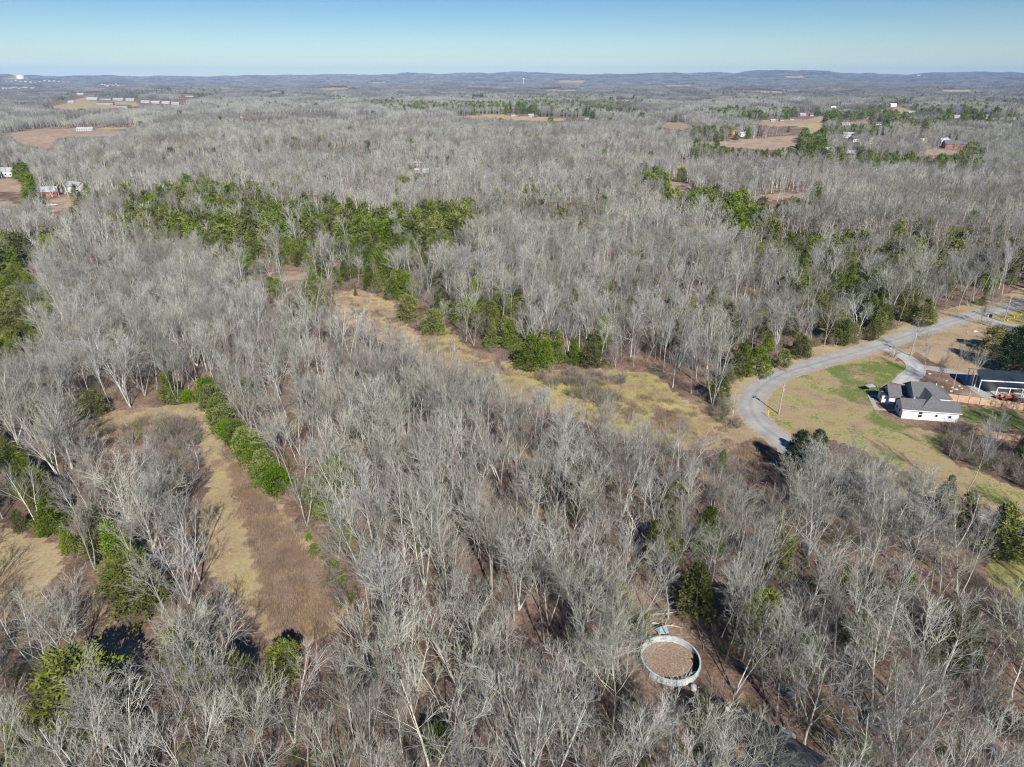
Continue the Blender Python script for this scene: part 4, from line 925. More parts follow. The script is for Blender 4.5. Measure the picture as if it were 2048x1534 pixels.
# ------------------------------------------------------------------ far and middle distance houses
def gable(w, d, h, rise, over=.4, th=.18):
    """roof of two slabs, ridge along x"""
    m = MB(); a = w/2 + over; b = d/2 + over; e = h - over*rise/(d/2)
    m.slab([(-a, -b, e + th), (a, -b, e + th), (a, 0, h + rise + th), (-a, 0, h + rise + th)], th)
    m.slab([(a, b, e + th), (-a, b, e + th), (-a, 0, h + rise + th), (a, 0, h + rise + th)], th); return m
def walls(w, d, h, rise):
    m = MB(); a, b = w/2, d/2
    return m.poly([(-a,-b,-.4),(a,-b,-.4),(a,b,-.4),(-a,b,-.4),(-a,-b,h),(a,-b,h),(a,b,h),(-a,b,h),(-a,0,h+rise),(a,0,h+rise)],
        [(0,1,5,4),(2,3,7,6),(1,2,6,9,5),(3,0,4,8,7),(4,5,9,8),(6,7,8,9),(3,2,1,0)])
def simple_house(px, py, w, d, h, turn, wm, rm, lab):
    if py < 262: w, d, h = w*.5, d*.6, h*.6
    p = G(px, py); far = p.length > 1500
    t = thing('house' if 'barn' not in lab and 'shed' not in lab else ('barn' if 'barn' in lab else 'shed'), lab, 'house' if 'barn' not in lab and 'shed' not in lab else ('barn' if 'barn' in lab else 'shed'), p, R(turn), 'far houses and sheds' )
    rise = d*.28
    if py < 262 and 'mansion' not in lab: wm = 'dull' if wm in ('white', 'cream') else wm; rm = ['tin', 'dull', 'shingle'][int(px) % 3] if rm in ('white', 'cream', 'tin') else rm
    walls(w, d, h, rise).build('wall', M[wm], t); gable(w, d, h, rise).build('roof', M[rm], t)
    if not far:
        n = max(2, int(w/3.5))
        for i in range(n):
            x = -w/2 + (i + .5)*w/n
            if i == n//2: MB().box(x-.5, x+.5, -d/2-.06, -d/2, 0, 2.1).build('door', M['brick'], t)
            else: MB().box(x-.55, x+.55, -d/2-.05, -d/2, 1, 2.2).build('window', M['glass'], t)
    return t
for b_ in FARB: simple_house(*b_)

# water towers
def water_tower(px, py, hgt, rad, lab, squat=False):
    p = G(px, py); t = thing('water_tower', lab, 'water tower', p)
    if squat:
        m = MB(); m.tube((0,0,0), (0,0,hgt), rad, rad, 24); m.build('tank', M['white'], t); MB().tube((0,0,hgt), (0,0,hgt+rad*.2), rad, rad*.2, 24).build('roof', M['white'], t)
    else:
        MB().tube((0,0,0), (0,0,hgt), rad*.3, rad*.22, 12).build('column', M['white'], t)
        m = MB(); rr = [(0,.25),(.25,.7),(.6,1),(1.0,1),(1.35,.7),(1.6,.15)]
        for (a, ra), (b, rb) in zip(rr, rr[1:]): m.tube((0,0,hgt+a*rad), (0,0,hgt+b*rad), ra*rad, rb*rad, 16)
        m.build('tank', M['white'], t)
water_tower(42, 158, 32, 36, 'big white storage tank on the low hill of the far left town', True)
water_tower(1047, 172, 42, 8, 'slim white water tower standing in the far middle distance')

# ------------------------------------------------------------------ white farmhouse
HO = G(1801.7, 836.5); fh = thing('farmhouse', 'white sided farmhouse with grey shingle roofs inside the road bend', 'house', HO, R(-10.6))
wall = MB()
def wing(u0, u1, v0, v1, h, rise, left=True, right=True):
    c = (v0 + v1)/2
    wall.poly([(u0,v0,-.2),(u1,v0,-.2),(u1,v1,-.2),(u0,v1,-.2),(u0,v0,h),(u1,v0,h),(u1,v1,h),(u0,v1,h),(u0,c,h+rise),(u1,c,h+rise)],
        [(0,1,5,4),(2,3,7,6),(1,2,6,9,5),(3,0,4,8,7),(4,5,9,8),(6,7,8,9)])
wing(0, 12.4, 0, 4.9, 2.7, 1.5); wall.poly([(3.8,5.2,-.2),(12,5.2,-.2),(12,12.3,-.2),(3.8,12.3,-.2),(3.8,5.2,3.8),(12,5.2,3.8),(12,12.3,3.8),(3.8,12.3,3.8),(3.8,8.7,6.05)], [(0,1,5,4),(2,3,7,6),(1,2,6,5),(3,0,4,8,7),(4,5,6,7),(4,7,8)]); wing(-.8, 1.7, 7.3, 12.6, 2.45, 1.9); wing(1.71, 3.79, 9.4, 12.4, 2.45, 1.0); wing(-2.2, -.85, 8.2, 11.4, 2.2, .4)
wall.build('wall', M['white'], fh)
rf = MB()
def groof(u0, u1, v0, v1, h, rise, th=.14, ov=.35):
    c = (v0 + v1)/2; e = h - ov*rise/((v1 - v0)/2)
    rf.slab([(u0-ov,v0-ov,e+th),(u1+ov,v0-ov,e+th),(u1+ov,c,h+rise+th),(u0-ov,c,h+rise+th)], th)
    rf.slab([(u1+ov,v1+ov,e+th),(u0-ov,v1+ov,e+th),(u0-ov,c,h+rise+th),(u1+ov,c,h+rise+th)], th)
groof(0, 12.4, 0, 4.9, 2.72, 1.5)
# main block: gable at the left end, hipped at the right
z0_, z1_ = 3.85, 6.3; th = .15; a0, a1, b0, b1, cc, rx = 3.5, 12.4, 4.9, 12.7, 8.7, 8.2
rf.slab([(a0,b0,z0_),(a1,b0,z0_),(rx,cc,z1_),(a0,cc,z1_)], th); rf.slab([(a1,b0,z0_),(a1,b1,z0_),(rx,cc,z1_)], th); rf.slab([(a1,b1,z0_),(a0,b1,z0_),(a0,cc,z1_),(rx,cc,z1_)], th)
groof(-.8, 1.7, 7.3, 12.6, 2.47, 1.9); groof(2.1, 3.4, 9.4, 12.4, 2.9, 1.0, ov=.3)
roof = rf.build('roof', M['shingle'], fh)
cg = MB(); cg.slab([(4.2,.3,3.12),(6.6,2.5,5.5),(6.6,8.0,5.5),(4.2,5.5,3.4)], .12); cg.slab([(6.6,2.5,5.5),(9.8,.3,3.12),(9.8,5.5,3.3),(6.6,8.0,5.5)], .12); cg.slab([(4.2,.3,3.12),(9.8,.3,3.12),(6.6,2.5,5.5)], .1); cg.build('cross_gable', M['shingle'], fh)
MB().slab([(1.8,5.2,2.62),(3.75,5.2,2.62),(3.75,9.3,2.7),(1.8,9.3,2.7)], .12).build('dark_porch_cover', M['darkroof_and_shade'], fh)  # dark sheet standing in for the shade in the recess between the wings
MB().slab([(-2.4,7.9,2.4),(-.95,7.9,2.4),(-.95,11.6,2.75),(-2.4,11.6,2.75)], .1).build('lean_to_roof', M['darkroof_and_shade'], fh)
MB().box(-.37,12.8,-.42,-.352,2.32,2.5).build('gutter', M['whitetrim'], fh)
for x0, x1, zz0, zz1 in ((3.6,4.4,1.5,2.2),(3.6,4.4,.7,1.35),(7.3,7.8,1.1,1.7),(10.2,10.8,1.0,1.6)):
    f = MB().box(x0-.06,x1+.06,-.05,0,zz0-.06,zz1+.06).build('window', M['whitetrim'], fh); MB().box(x0,x1,-.075,-.05,zz0,zz1).build('pane', M['glass'], f)
for k in range(4): MB().box(1.2+k*.36,1.42+k*.36,-.05,0,.9,1.5).build('vent', M['cream'], fh)
for x0, zz0 in ((-.9,1.0),):
    f = MB().box(-2.26,-2.2,8.8,9.6,.9,1.9).build('window', M['whitetrim'], fh); MB().box(-2.28,-2.26,8.9,9.5,1,1.8).build('pane', M['glass'], f)
for v in (1.2, 3.2): 
    f = MB().box(-.06,0,v,v+.9,.9,1.9).build('window', M['whitetrim'], fh); MB().box(-.08,-.06,v+.08,v+.82,.98,1.82).build('pane', M['glass'], f)
MB().box(.6,1.4,7.24,7.3,0,2).build('door', M['glass'], fh)
for u in (1.85, 3.6): MB().box(u,u+.14,5.25,5.39,0,2.5).build('porch_post', M['whitetrim'], fh)
MB().tube((9.8,9.4,4.9),(9.8,9.4,5.9),.1,.1,8).build('vent_pipe', M['whitetrim'], fh)
def local(o, u, v, z=0, a=-10.6):
    c, s_ = math.cos(R(a)), math.sin(R(a)); return (o.x + u*c - v*s_, o.y + u*s_ + v*c, z)
pth = MB()
for q in ([(-4.2,12.6),(-3.0,12.9),(-1.1,12.9),(-1.1,11.7),(-3.2,11.7),(-3.75,4.7),(.0,4.75),(.0,3.7),(-4.9,3.6),(-4.3,11.6)],):
    P_ = [local(HO, u, v, .05) for u, v in q]; pth.poly(P_, [(0,1,4,9),(1,2,3,4),(9,4,5,8),(5,6,7,8)])
o = pth.build('garden_path', M['concrete']); tag(o, 'pale concrete path along the left side of the white farmhouse', 'path', kind='structure')
# swing seat
sw = thing('garden_canopy', 'small grey canopy on dark slanted poles left of the white farmhouse', 'canopy', G(1738, 782), R(20))
MB().slab([(-1.1,-.7,1.5),(1.2,-.8,1.4),(1.4,.8,1.55),(-.9,.9,1.45)], .06).build('cover', M['grey'], sw)
for x, y in ((-1.1,-.7),(1.2,-.8),(1.4,.8),(-.9,.9)): MB().tube((x*1.7,y*1.6,0),(x,y,1.45),.07,.06).build('pole', M['black'], sw)

# ------------------------------------------------------------------ dark roofed house with carport
KO = G(1988, 791); kh = thing('carport_house', 'low white house with a dark metal roof and open carport at the right edge', 'house', KO, R(-9))
MB().poly([(0,2,-.2),(22,2,-.2),(22,9,-.2),(0,9,-.2),(0,2,3.4),(22,2,3.4),(22,9,3.4),(0,9,3.4),(0,5.5,4.6),(22,5.5,4.6)], [(0,1,5,4),(2,3,7,6),(1,2,6,9,5),(3,0,4,8,7)]).build('wall', M['cream'], kh)
m = MB(); m.slab([(-3.2,1.7,3.5),(23,1.7,3.5),(23,5.5,4.9),(-3.2,5.5,4.9)], .14); m.slab([(23,9.3,3.5),(-3.2,9.3,3.5),(-3.2,5.5,4.9),(23,5.5,4.9)], .14); m.build('roof', M['darkroof_and_shade'], kh)
MB().slab([(0,-.5,2.6),(23,-.5,2.6),(23,1.95,3.15),(-.6,1.95,3.15)], .1).build('dark_porch_cover', M['darkroof_and_shade'], kh)
MB().box(-3.3,23,1.55,1.69,3.22,3.5).build('fascia', M['whitetrim'], kh); MB().box(0,23,-.6,-.51,2.35,2.6).build('porch_fascia', M['whitetrim'], kh)
MB().box(0,22,-.4,1.99,-.1,.16).build('porch_floor', M['concrete'], kh)
for i in range(8): MB().box(.1+i*3,.3+i*3,-.3,-.1,.16,2.5).build('porch_post', M['whitetrim'], kh)
for v in (2.0, 4.4, 6.8, 9.0): MB().box(-3.0,-2.85,v,v+.15,0,3.3 if v not in (4.4,6.8) else 3.8).build('carport_post', M['whitetrim'], kh)
for i in range(3):
    MB().box(6.6+i*3,21.9,-.28,-.2,.16,.9).build('porch_rail', M['white'], kh) if i == 0 else None
    f = MB().box(1+i*5,2.6+i*5,1.94,2,1.0,2.2).build('window', M['whitetrim'], kh); MB().box(1.1+i*5,2.5+i*5,1.9,1.94,1.1,2.1).build('pane', M['glass'], f)
MB().box(4.3,4.75,1.93,1.99,.2,2.3).build('door', M['white'], kh); MB().box(4.78,5.3,1.93,1.99,.2,2.3).build('door_curtain', M['red'], kh)
def tractor(px, py, rz, lab):
    t = thing('tractor', lab, 'tractor', G(px, py), R(rz))
    MB().box(-.2,1.5,-.3,.3,.7,1.25).build('bonnet', M['red'], t, .06); MB().box(-1.0,-.2,-.35,.35,.6,.9).build('chassis', M['black'], t)
    MB().box(-.9,-.4,-.3,.3,.95,1.4).build('seat', M['black'], t, .05); MB().tube((-.1,0,1.2),(-.3,0,1.55),.03).build('steering_column', M['black'], t)
    for y in (-.62,.62):
        MB().tube((-.7,y-.17,.62),(-.7,y+.17,.62),.62,n=20).build('rear_wheel', M['black'], t); MB().tube((1.2,y-.1,.34),(1.2,y+.1,.34),.34,n=16).build('front_wheel', M['black'], t)
        MB().box(-1.1,-.2,y-.18,y+.18,1.26,1.32).build('mudguard', M['red'], t)
    MB().box(1.7,2.3,-.8,.8,.15,.6).build('loader_bucket', M['red'], t); 
    for y in (-.4,.4): MB().tube((.2,y,1.0),(1.8,y,.5),.05).build('loader_arm', M['red'], t)
tractor(2020, 801, 170, 'red tractor parked between the wooden fence and the dark roofed house')
mw = thing('riding_mower', 'low red riding mower left of the red tractor', 'mower', G(1994, 796), R(175))
MB().box(-.2,.8,-.28,.28,.35,.7).build('bonnet', M['red'], mw, .05); MB().box(-.6,.5,-.6,.6,.12,.3).build('deck', M['red'], mw); MB().box(-.7,-.25,-.25,.25,.5,.95).build('seat', M['black'], mw, .05)
for x, r_ in ((-.55,.28),(.65,.2)):
    for y in (-.45,.45): MB().tube((x,y-.1,r_),(x,y+.1,r_),r_,n=14).build('wheel', M['black'], mw)
def car(p, rz, m_, lab, name='car', cat='car'):
    t = thing(name, lab, cat, p, R(rz))
    bm = MB(); prof = [(-2.2,.45),(-2.2,.95),(-1.9,1.02),(-.95,1.05),(.9,1.0),(1.9,.85),(2.2,.7),(2.2,.4)]
    L_ = [(x,-.88,z) for x, z in prof]; R_ = [(x,.88,z) for x, z in prof]; n = len(prof)
    bm.poly(L_ + R_, [tuple(range(n)), tuple(reversed(range(n,2*n)))] + [(i, n+i, n+(i+1)%n, (i+1)%n) for i in range(n)]).build('body', M[m_], t, .07)
    g = MB().poly([(-1.9,-.8,1.0),(.95,-.8,1.0),(.95,.8,1.0),(-1.9,.8,1.0),(-1.45,-.66,1.46),(.3,-.66,1.46),(.3,.66,1.46),(-1.45,.66,1.46)], [(0,1,5,4),(1,2,6,5),(2,3,7,6),(3,0,4,7),(4,5,6,7)]).build('window_glass', M['glass'], t)
    MB().box(-1.4,.22,-.64,.64,1.462,1.50).build('roof', M[m_], t, .015)
    for x in (-1.35,1.35):
        for y in (-.82,.82):
            w = MB().tube((x,y-.11,.33),(x,y+.11,.33),.33,n=18).build('wheel', M['black'], t); MB().tube((x,y-.12,.33),(x,y+.12,.33),.18,n=12).build('rim', M['silver'], w)
    for y in (-.6,.6): MB().box(2.14,2.22,y-.17,y+.17,.62,.76).build('headlight', M['whitetrim'], t)
    return t
car(G(1571,1496), 62, 'silver', 'silver car parked beside the grey cottage at the bottom edge')
car(G(1530,1522), 55, 'white', 'white car half under trees at the bottom edge by the grey cottage')
car(G(106,412), 20, 'white', 'small white car in the yard below the red brick house')
def shipping(p): pass

# fences
def board_fence(a, b, h, m_, name, lab, step=2.4, group=None):
    t = thing(name, lab, 'fence', a); d = b - a; L = d.length; t.rotation_euler = (0, 0, math.atan2(d.y, d.x))
    n = int(L/.15); bm = MB()
    for i in range(n): bm.box(i*.15+.006, i*.15+.144, -.012, .012, .05, h + .015*((i*7) % 3))
    bm.build('boards', m_, t); MB().box(0,L,.013,.06,h*.25,h*.25+.09).box(0,L,.013,.06,h*.8,h*.8+.09).build('rails', m_, t)
    for i in range(int(L/step) + 1): MB().box(i*step-.05,i*step+.05,-.11,-.014,0,h+.06).build('post', M['pole'], t)
    return t
board_fence(G(1893,801), G(2110,829), 1.85, M['wood'], 'privacy_fence', 'long new pale wooden privacy fence right of the white farmhouse')
board_fence(G(1926,866), G(1978,874), 1.7, M['wood2'], 'board_fence', 'short orange wooden fence behind bare trees right of the farmhouse')
board_fence(G(1979,875), G(2100,892), 1.6, M['wood'], 'board_fence', 'pale wooden fence continuing right from the short orange one')
def rail_fence(pts, m_, lab, h=1.2, rails=3, name='rail_fence'):
    t = thing(name, lab, 'fence', pts[0]); bm = MB()
    for a, b in zip(pts, pts[1:]):
        a = a - pts[0]; b = b - pts[0]; L = (b - a).length; n = max(1, int(round(L/2.4)))
        for k in range(rails):
            z = h*(.3 + .62*k/max(rails - 1, 1)); bm.tube(a + Vector((0,0,z)), b + Vector((0,0,z)), .06, n=4)
        for i in range(n): q = a.lerp(b, i/n); MB().box(q.x-.07,q.x+.07,q.y-.07,q.y+.07,0,h).build('post', m_, t)
    bm.build('rails', m_, t); return t
rail_fence([G(1975,1080), G(2003,1092), G(2048,1114), G(2110,1146)], M['darkwood'], 'black three-rail fence by the conifer row at the right edge')
rail_fence([G(2014,642), G(2048,628), G(2120,600)], M['yellow'], 'low yellow rail beside the lane at the upper right', .7, 2)

# utility poles, signs, bins
def utility_pole(px, py, h, rz, lab):
    t = thing('utility_pole', lab, 'utility pole', G(px, py), R(rz))
    MB().tube((0,0,0),(0,0,h),.17,.12,12).build('pole', M['pole'], t); MB().box(-.9,.9,-.06,.06,h-.7,h-.55).build('crossarm', M['pole'], t)
    for x in (-.8,0,.8): MB().tube((x,0,h-.55),(x,0,h-.38),.045,.035).build('insulator', M['grey'], t)
    MB().tube((.28,0,h-2.0),(.28,0,h-1.2),.17,n=12).build('transformer', M['grey'], t)
utility_pole(1557.6, 828, 8.0, 40, 'wooden utility pole on the lawn inside the road bend')
utility_pole(1821, 712, 7.6, 30, 'thin pale utility pole beside the start of the concrete driveway')
utility_pole(2007, 644, 9.0, 30, 'utility pole at the corner of the gravel side lane')
def road_sign(px, py, lab, diamond):
    t = thing('road_sign', lab, 'sign', G(px, py), R(-30)); MB().tube((0,0,0),(0,0,1.9),.04).build('post', M['grey'], t)
    s_ = .45
    if diamond: MB().poly([(0,-.07,1.9-s_),(s_,-.07,1.9),(0,-.07,1.9+s_),(-s_,-.07,1.9),(0,-.04,1.9-s_),(s_,-.04,1.9),(0,-.04,1.9+s_),(-s_,-.04,1.9)], [(0,1,2,3),(7,6,5,4),(0,4,5,1),(1,5,6,2),(2,6,7,3),(3,7,4,0)]).build('panel', M['yellow'], t)
    else: MB().box(-.12,.12,-.08,-.05,.6,1.9).build('panel', M['yellow'], t)
road_sign(1541, 748, 'yellow diamond warning sign on the outside verge of the bend', True)
road_sign(1536, 834, 'narrow yellow marker post on the lawn edge inside the bend', False)
def bin_(px, py, m_, lab):
    t = thing('trash_bin', lab, 'bin', G(px, py), R(20)); MB().poly([(-.25,-.28,0),(.25,-.28,0),(.25,.28,0),(-.25,.28,0),(-.33,-.38,1.05),(.33,-.38,1.05),(.33,.38,1.05),(-.33,.38,1.05)], [(0,1,5,4),(1,2,6,5),(2,3,7,6),(3,0,4,7),(4,5,6,7),(3,2,1,0)]).build('body', m_, t)
    MB().box(-.36,.36,-.42,.4,1.052,1.12).build('lid', M['black'], t, .02)
bin_(1975, 634, M['white'], 'white bin with a black lid beside the road, left one at the side lane'); bin_(1980, 635, M['black'], 'black bin beside the white bin at the side lane')
def mailbox(px, py, lab):
    t = thing('mailbox', lab, 'mailbox', G(px, py), R(60)); MB().box(-.05,.05,-.05,.05,0,1.1).build('post', M['pole'], t); MB().box(-.28,.28,-.12,.12,1.1,1.38).build('box', M['black'], t, .04)
mailbox(1974, 651, 'dark mailbox on a post at the lower corner of the side lane'); mailbox(1786, 702, 'dark mailbox on a post where the concrete driveway meets the road')

# stones around the drive and yard
def stone(px, py, s_, lab=None):
    p = G(px, py); r = np.random.default_rng(int(px*7 + py)); bm = bmesh.new(); bmesh.ops.create_icosphere(bm, subdivisions=2, radius=s_)
    for v in bm.verts: v.co = Vector((v.co.x*1.3, v.co.y, v.co.z*.6))*float(r.uniform(.8, 1.15))
    me = bpy.data.meshes.new('boulder'); bm.to_mesh(me); bm.free(); me.materials.append(M['stone']); o = link('boulder', me, None, (p.x, p.y, p.z + s_*.15)); return o
for i, (a, b, s_) in enumerate([(1950,663,.55),(1896,791,.4),(1902,783,.35),(1912,779,.4),(1905,775,.3),(1918,772,.3),(1888,786,.35),(1859,748,.35),(1893,762,.25),(1923,777,.25),(1935,664,.25),(1884,774,.3)]):
    tag(stone(a, b, s_), 'large pale boulder alone on the dry lawn left of the olive evergreen' if i == 0 else ['','pale stone nearest the end of the wooden privacy fence','topmost pale stone of the cluster right of the farmhouse','rightmost low stone of the cluster right of the farmhouse','pale stone in the middle of the cluster right of the farmhouse','pale stone just below the gravel driveway by the tall twin trunk tree','pale stone touching the shade of the farmhouse roof corner','pale stone by the fork of the two driveways','small pale stone on the upper side of the gravel driveway','pale stone beside the gravel driveway near the carport','small pale stone on the dry lawn left of the large boulder','small pale stone at the left end of the cluster right of the farmhouse'][i], 'boulder', 'pale stones by the driveways' if i else None)

# ------------------------------------------------------------------ round pool wall in the wood
PO = G(1340, 1326); pool = thing('round_pool', 'derelict round pool with pale wall, full of brown leaves, in the lower right wood', 'pool', PO)
def ring(r0, r1, z0_, z1_, a0_=0, a1_=2*math.pi, n=64):
    m = MB(); closed = a1_ - a0_ > 6.28
    for i in range(n + (0 if closed else 1)):
        a = a0_ + (a1_ - a0_)*i/n; c, s_ = math.cos(a), math.sin(a); m.v += [(r0*c,r0*s_,z0_),(r1*c,r1*s_,z0_),(r1*c,r1*s_,z1_),(r0*c,r0*s_,z1_)]
    N_ = n + (0 if closed else 1)
    for i in range(n):
        j = (i+1) % N_
        for k in range(4): l_ = (k+1) % 4; m.f.append((4*i+k,4*j+k,4*j+l_,4*i+l_))
    return m
ring(4.0, 4.06, 0, 1.05).build('wall', M['poolwall'], pool); ring(3.92, 4.13, 1.052, 1.09).build('rim', M['poolwall'], pool)
for i in range(20):
    a = i*2*math.pi/20; MB().tube((4.11*math.cos(a),4.11*math.sin(a),0),(4.11*math.cos(a),4.11*math.sin(a),1.05),.04).build('upright', M['poolwall'], pool)
lb = ring(3.90, 3.985, .04, .52, R(-150), R(20), 60); 
lb.v = [(x, y, z if z < .1 else z*(1 + .55*math.sin(i*1.7)*math.sin(i*.31))) for i, (x, y, z) in enumerate(lb.v)]
lb.build('fallen_liner', M['liner_and_shadow_black'], pool)
ring(3.2, 3.9, .02, .05, R(-120), R(15), 40).build('liner_fold', M['liner_and_shadow_black'], pool)
o_ = ring(4.2, 4.8, .01, .07, R(95), R(175), 40); o_.build('painted_shadow', M['liner_and_shadow_black'], pool)  # black band on the ground, painted in as the pool wall's outer shadow
MB().box(-.35,.25,3.92,3.98,.75,1.1).build('skimmer', M['grey'], pool)
m = MB(); n_ = 48; m.v = [(0,0,.035)] + [(3.9*math.cos(i*2*math.pi/n_),3.9*math.sin(i*2*math.pi/n_),.02) for i in range(n_)]; m.f = [(0,1+i,1+(i+1)%n_) for i in range(n_)]
M['leaves'] = varied('fallen_leaves', (.19, .125, .09), (.36, .265, .195), 3.5, .95, detail=8, bump=.5)
m.build('leaf_floor', M['leaves'], pool)
pp = thing('pool_pump', 'pale round pump housing against the lower right of the pool wall', 'pump', G(1387, 1378)); MB().tube((0,0,0),(0,0,.6),.42,.38,20).build('tank', M['poolwall'], pp); MB().tube((0,0,.6),(0,0,.75),.38,.12,20).build('lid', M['grey'], pp); MB().tube((.4,0,.3),(1.0,.1,.25),.06).build('pipe', M['grey'], pp)
jk = thing('tarp_pile', 'heap of pale and blue plastic sheeting above the round pool wall', 'tarp', G(1324, 1264), R(20))
MB().slab([(-.9,-.6,.45),(.1,-.8,.2),(.2,.7,.5),(-.7,.8,.1)], .1).build('pale_sheet', M['poolwall'], jk, .03); M['blue'] = mat('blue_plastic', (.25,.42,.6), .5); MB().slab([(.25,-.7,.3),(.9,-.5,.1),(1.0,.6,.4),(.3,.6,.5)], .08).build('blue_sheet', M['blue'], jk, .03)
MB().box(-1.1,1.1,.9,1.3,0,.35).build('dark_sheet', M['liner_and_shadow_black'], jk, .05)
def box_item(px, py, w, d, h, rz, m_, name, lab, cat):
    t = thing(name, lab, cat, G(px, py), R(rz)); MB().box(-w/2,w/2,-d/2,d/2,.02,h).build('body', m_, t, .03); MB().box(-w/2-.03,w/2+.03,-d/2-.03,d/2+.03,h+.002,h+.06).build('lid', m_, t, .01)
box_item(1580, 1394, .9, .7, .5, 10, M['poolwall'], 'cooler_box', 'small pale blue box on the forest floor right of the cottage shade', 'box')
box_item(1567, 1382, .5, .4, .3, 30, M['white'], 'plastic_crate', 'tiny white crate upper left of the small pale blue box', 'crate')
box_item(1276, 1281, .5, .4, .6, 10, M['white'], 'plastic_crate', 'small white crate under the yellow green cedar by the pool', 'crate')
t = thing('birdhouse_pole', 'white topped thin pole in the wood right of the pool', 'pole', G(1622, 1360)); MB().tube((0,0,0),(.15,0,2.6),.07,.05).build('pole', M['log'], t); MB().box(-.05,.35,-.2,.2,2.6,3.1).build('box', M['white'], t, .03)
def log(p0, p1, r_, lab, m_='log'):
    a, b = G(*p0), G(*p1); t = thing('fallen_log', lab, 'log', a); d = b - a; m = MB(); k = 6; pr = Vector((0,0,r_))
    for i in range(k):
        q = d*((i+1)/k) + Vector((math.sin(i*2.1)*.12, math.cos(i*1.7)*.12, r_)); m.tube(pr, q, r_*(1-.09*i), r_*(1-.09*(i+1)), 8); pr = q
    m.build('stem', M[m_], t)
    b2 = MB()
    for i in range(3): q = d*(.5 + .15*i); b2.tube(q + Vector((0,0,r_)), q + Vector((.5+.3*i, .9-.8*i, .5)), r_*.35, r_*.15, 5)
    b2.build('branch_stub', M[m_], t)
log((1297,1247), (1362,1256), .14, 'bleached fallen trunk lying above the round pool')
log((1300,1232), (1372,1222), .13, 'longer fallen trunk behind the bleached one above the pool')
log((1395,1256), (1408,1300), .11, 'fallen trunk slanting down right of the pool heap')

# cottage under the trees
CO = G(1453, 1423, 4.9); CO.z = 0; ct = thing('cottage', 'grey roofed cottage half hidden by bare trees at the bottom', 'house', CO, R(-43))
L_ = 10.5
MB().poly([(.3,-3.2,-.1),(L_,-3.2,-.1),(L_,3.2,-.1),(.3,3.2,-.1),(.3,-3.2,3.0),(L_,-3.2,3.0),(L_,3.2,3.0),(.3,3.2,3.0),(.3,0,4.6),(L_,0,4.6)], [(0,1,5,4),(2,3,7,6),(1,2,6,9,5),(3,0,4,8,7)]).build('wall', M['brick'], ct)
m = MB(); m.slab([(-.3,-3.7,2.95),(L_+.4,-3.7,2.95),(L_+.4,0,4.9),(-.3,0,4.9)], .14); m.slab([(L_+.4,3.7,2.95),(-.3,3.7,2.95),(-.3,0,4.9),(L_+.4,0,4.9)], .14)
M['cotroof'] = varied('cottage_shingle', (.05,.055,.06), (.085,.09,.095), 2.5, .9); rr_ = m.build('roof', M['cotroof'], ct)
MB().box(3.0,3.6,-3.3,-2.5,3.0,4.9).build('chimney', M['brick'], rr_)
m = MB(); m.slab([(2.2,-7.0,3.0),(9,-7.0,3.0),(9,-5.4,3.75),(2.2,-5.4,3.75)], .12); m.slab([(9,-3.75,2.9),(2.2,-3.75,2.9),(2.2,-5.4,3.75),(9,-5.4,3.75)], .12); m.build('wing_roof', M['cotroof'], ct)
MB().box(2.5,8.8,-6.8,-3.21,-.1,2.88).build('wing_wall', M['cream'], ct)
MB().box(-.34,-.302,-3.7,3.7,2.7,2.93).build('bargeboard', M['whitetrim'], ct)
for v in (-1.8,.9): f = MB().box(.22,.298,v,v+1.0,1.0,2.1).build('window', M['whitetrim'], ct); MB().box(.19,.22,v+.1,v+.9,1.1,2.0).build('pane', M['glass'], f)
ds = thing('satellite_dish', 'round white satellite dish on the near tip of the cottage roof', 'satellite dish', (CO.x, CO.y, 4.9)); MB().tube((0,0,0),(0,0,.35),.03).build('mast', M['grey'], ds)
m = MB(); prv = None
rings = [(0,0),(.11,.015),(.2,.05),(.28,.10)]; nn = 20
for rr2, zz in rings:
    for i in range(nn): a = i*2*math.pi/nn; v = Euler((R(50),0,R(20))).to_matrix() @ Vector((rr2*math.cos(a), rr2*math.sin(a), zz)); m.v.append((v.x, v.y, v.z+.45))
for k in range(3):
    for i in range(nn): j = (i+1)%nn; m.f.append((k*nn+i,k*nn+j,(k+1)*nn+j,(k+1)*nn+i))
d_ = m.build('dish', M['white'], ds); sm = d_.modifiers.new('thick', 'SOLIDIFY'); sm.thickness = .03
MB().tube((0,0,.45),(.1,-.35,.75),.02).build('feed_arm', M['grey'], ds)
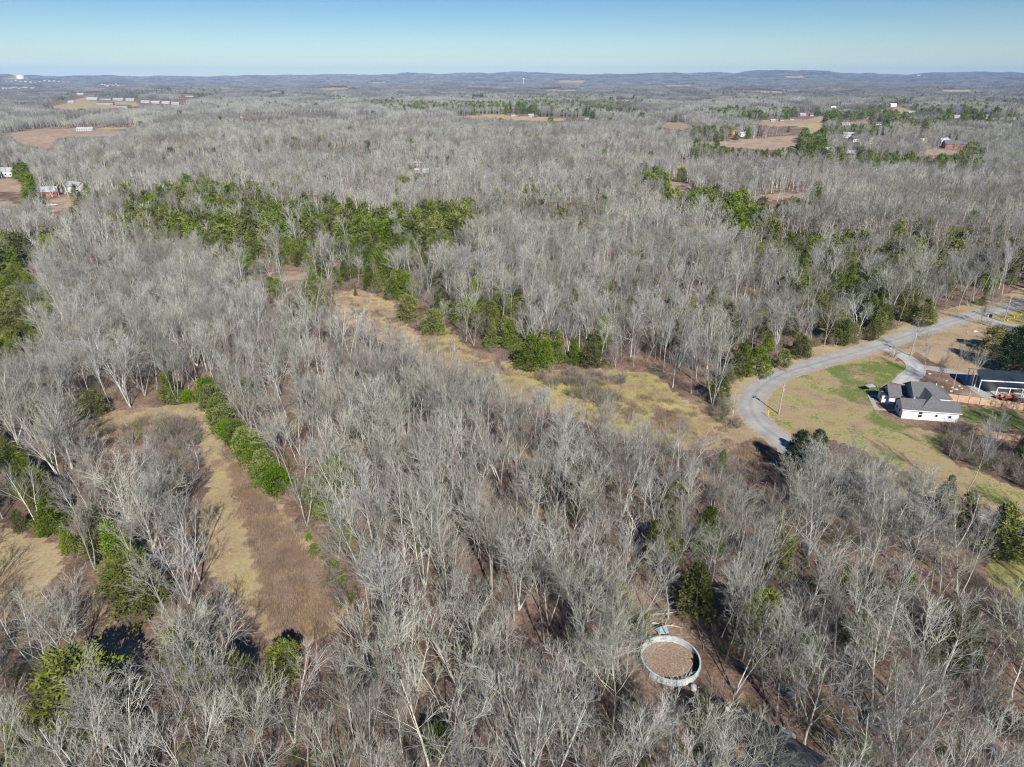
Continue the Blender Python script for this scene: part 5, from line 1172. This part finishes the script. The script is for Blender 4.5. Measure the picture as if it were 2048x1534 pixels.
# trailer and tarp
tr = thing('utility_trailer', 'small open trailer loaded with dark brush below the great pale oak', 'trailer', G(1755, 1448), R(40))
MB().box(-1.6,1.6,-1.0,1.0,.45,.55).build('bed', M['grey'], tr)
for a in ((-1.6,1.6,-1.06,-1.0),(-1.6,1.6,1.0,1.06),(-1.66,-1.6,-1.06,1.06),(1.6,1.66,-1.06,1.06)): MB().box(*a,.45,1.0).build('side_board', M['grey'], tr)
for y in (-1.15,1.15): MB().tube((0,y-.1,.33),(0,y+.1,.33),.33,n=16).build('wheel', M['black'], tr)
MB().tube((1.6,0,.5),(2.9,0,.45),.05).build('drawbar', M['grey'], tr)
A = Acc(); r = np.random.default_rng(3); n_ = 260; P_ = np.stack([r.uniform(-1.4,1.4,n_), r.uniform(-.85,.85,n_), r.uniform(.6,1.1,n_)], -1); V_, t_ = spikes(P_, nrm(r.normal(0,1,(n_,3))*[1,1,.4]), r.uniform(.4,1.1,n_), np.full(n_,.03)); A.add(V_, None, t_)
ld_ = link('brush_load', np_mesh('brush_load', *A.arrays(), mats=[M['brush']])); ld_.location = tr.location + Vector((0,0,.05)); ld_.rotation_euler = (0,0,R(40)); tag(ld_, 'heap of dark cut branches lying in the small open trailer', 'branches')
tp = MB(); gx_, gy_ = 8, 14
for j in range(gy_):
    for i in range(gx_): tp.v.append(((i/(gx_-1)-.5)*1.5, (j/(gy_-1)-.5)*3.6, .12 + .10*math.sin(i*1.3+j*.8) + .08*math.cos(j*1.1)))
tp.f = [(j*gx_+i, j*gx_+i+1, (j+1)*gx_+i+1, (j+1)*gx_+i) for j in range(gy_-1) for i in range(gx_-1)]
o = tp.build('tarp', M['tarp']); o.location = G(1736, 1494); o.rotation_euler = (0,0,R(-12)); tag(o, 'rumpled pale yellow green tarp on the ground below the trailer', 'tarp')
sm = o.modifiers.new('thick', 'SOLIDIFY'); sm.thickness = .02

# ------------------------------------------------------------------ haze
hz = MB().box(-17500, 17500, -600, 19800, -40, 290).build('haze', mat('haze_unused')); hz.data.materials.clear()
hm = bpy.data.materials.new('haze_air'); hm.use_nodes = True; hn = hm.node_tree.nodes; hn.remove(hn['Principled BSDF'])
pv = hn.new('ShaderNodeVolumePrincipled'); pv.inputs['Color'].default_value = (.34, .60, 1.0, 1); pv.inputs['Density'].default_value = 4.8e-5; pv.inputs['Anisotropy'].default_value = -.2
hm.node_tree.links.new(pv.outputs[0], hn['Material Output'].inputs['Volume']); hz.data.materials.append(hm)
tag(hz, 'pale blue haze over the whole countryside', 'haze', kind='stuff')
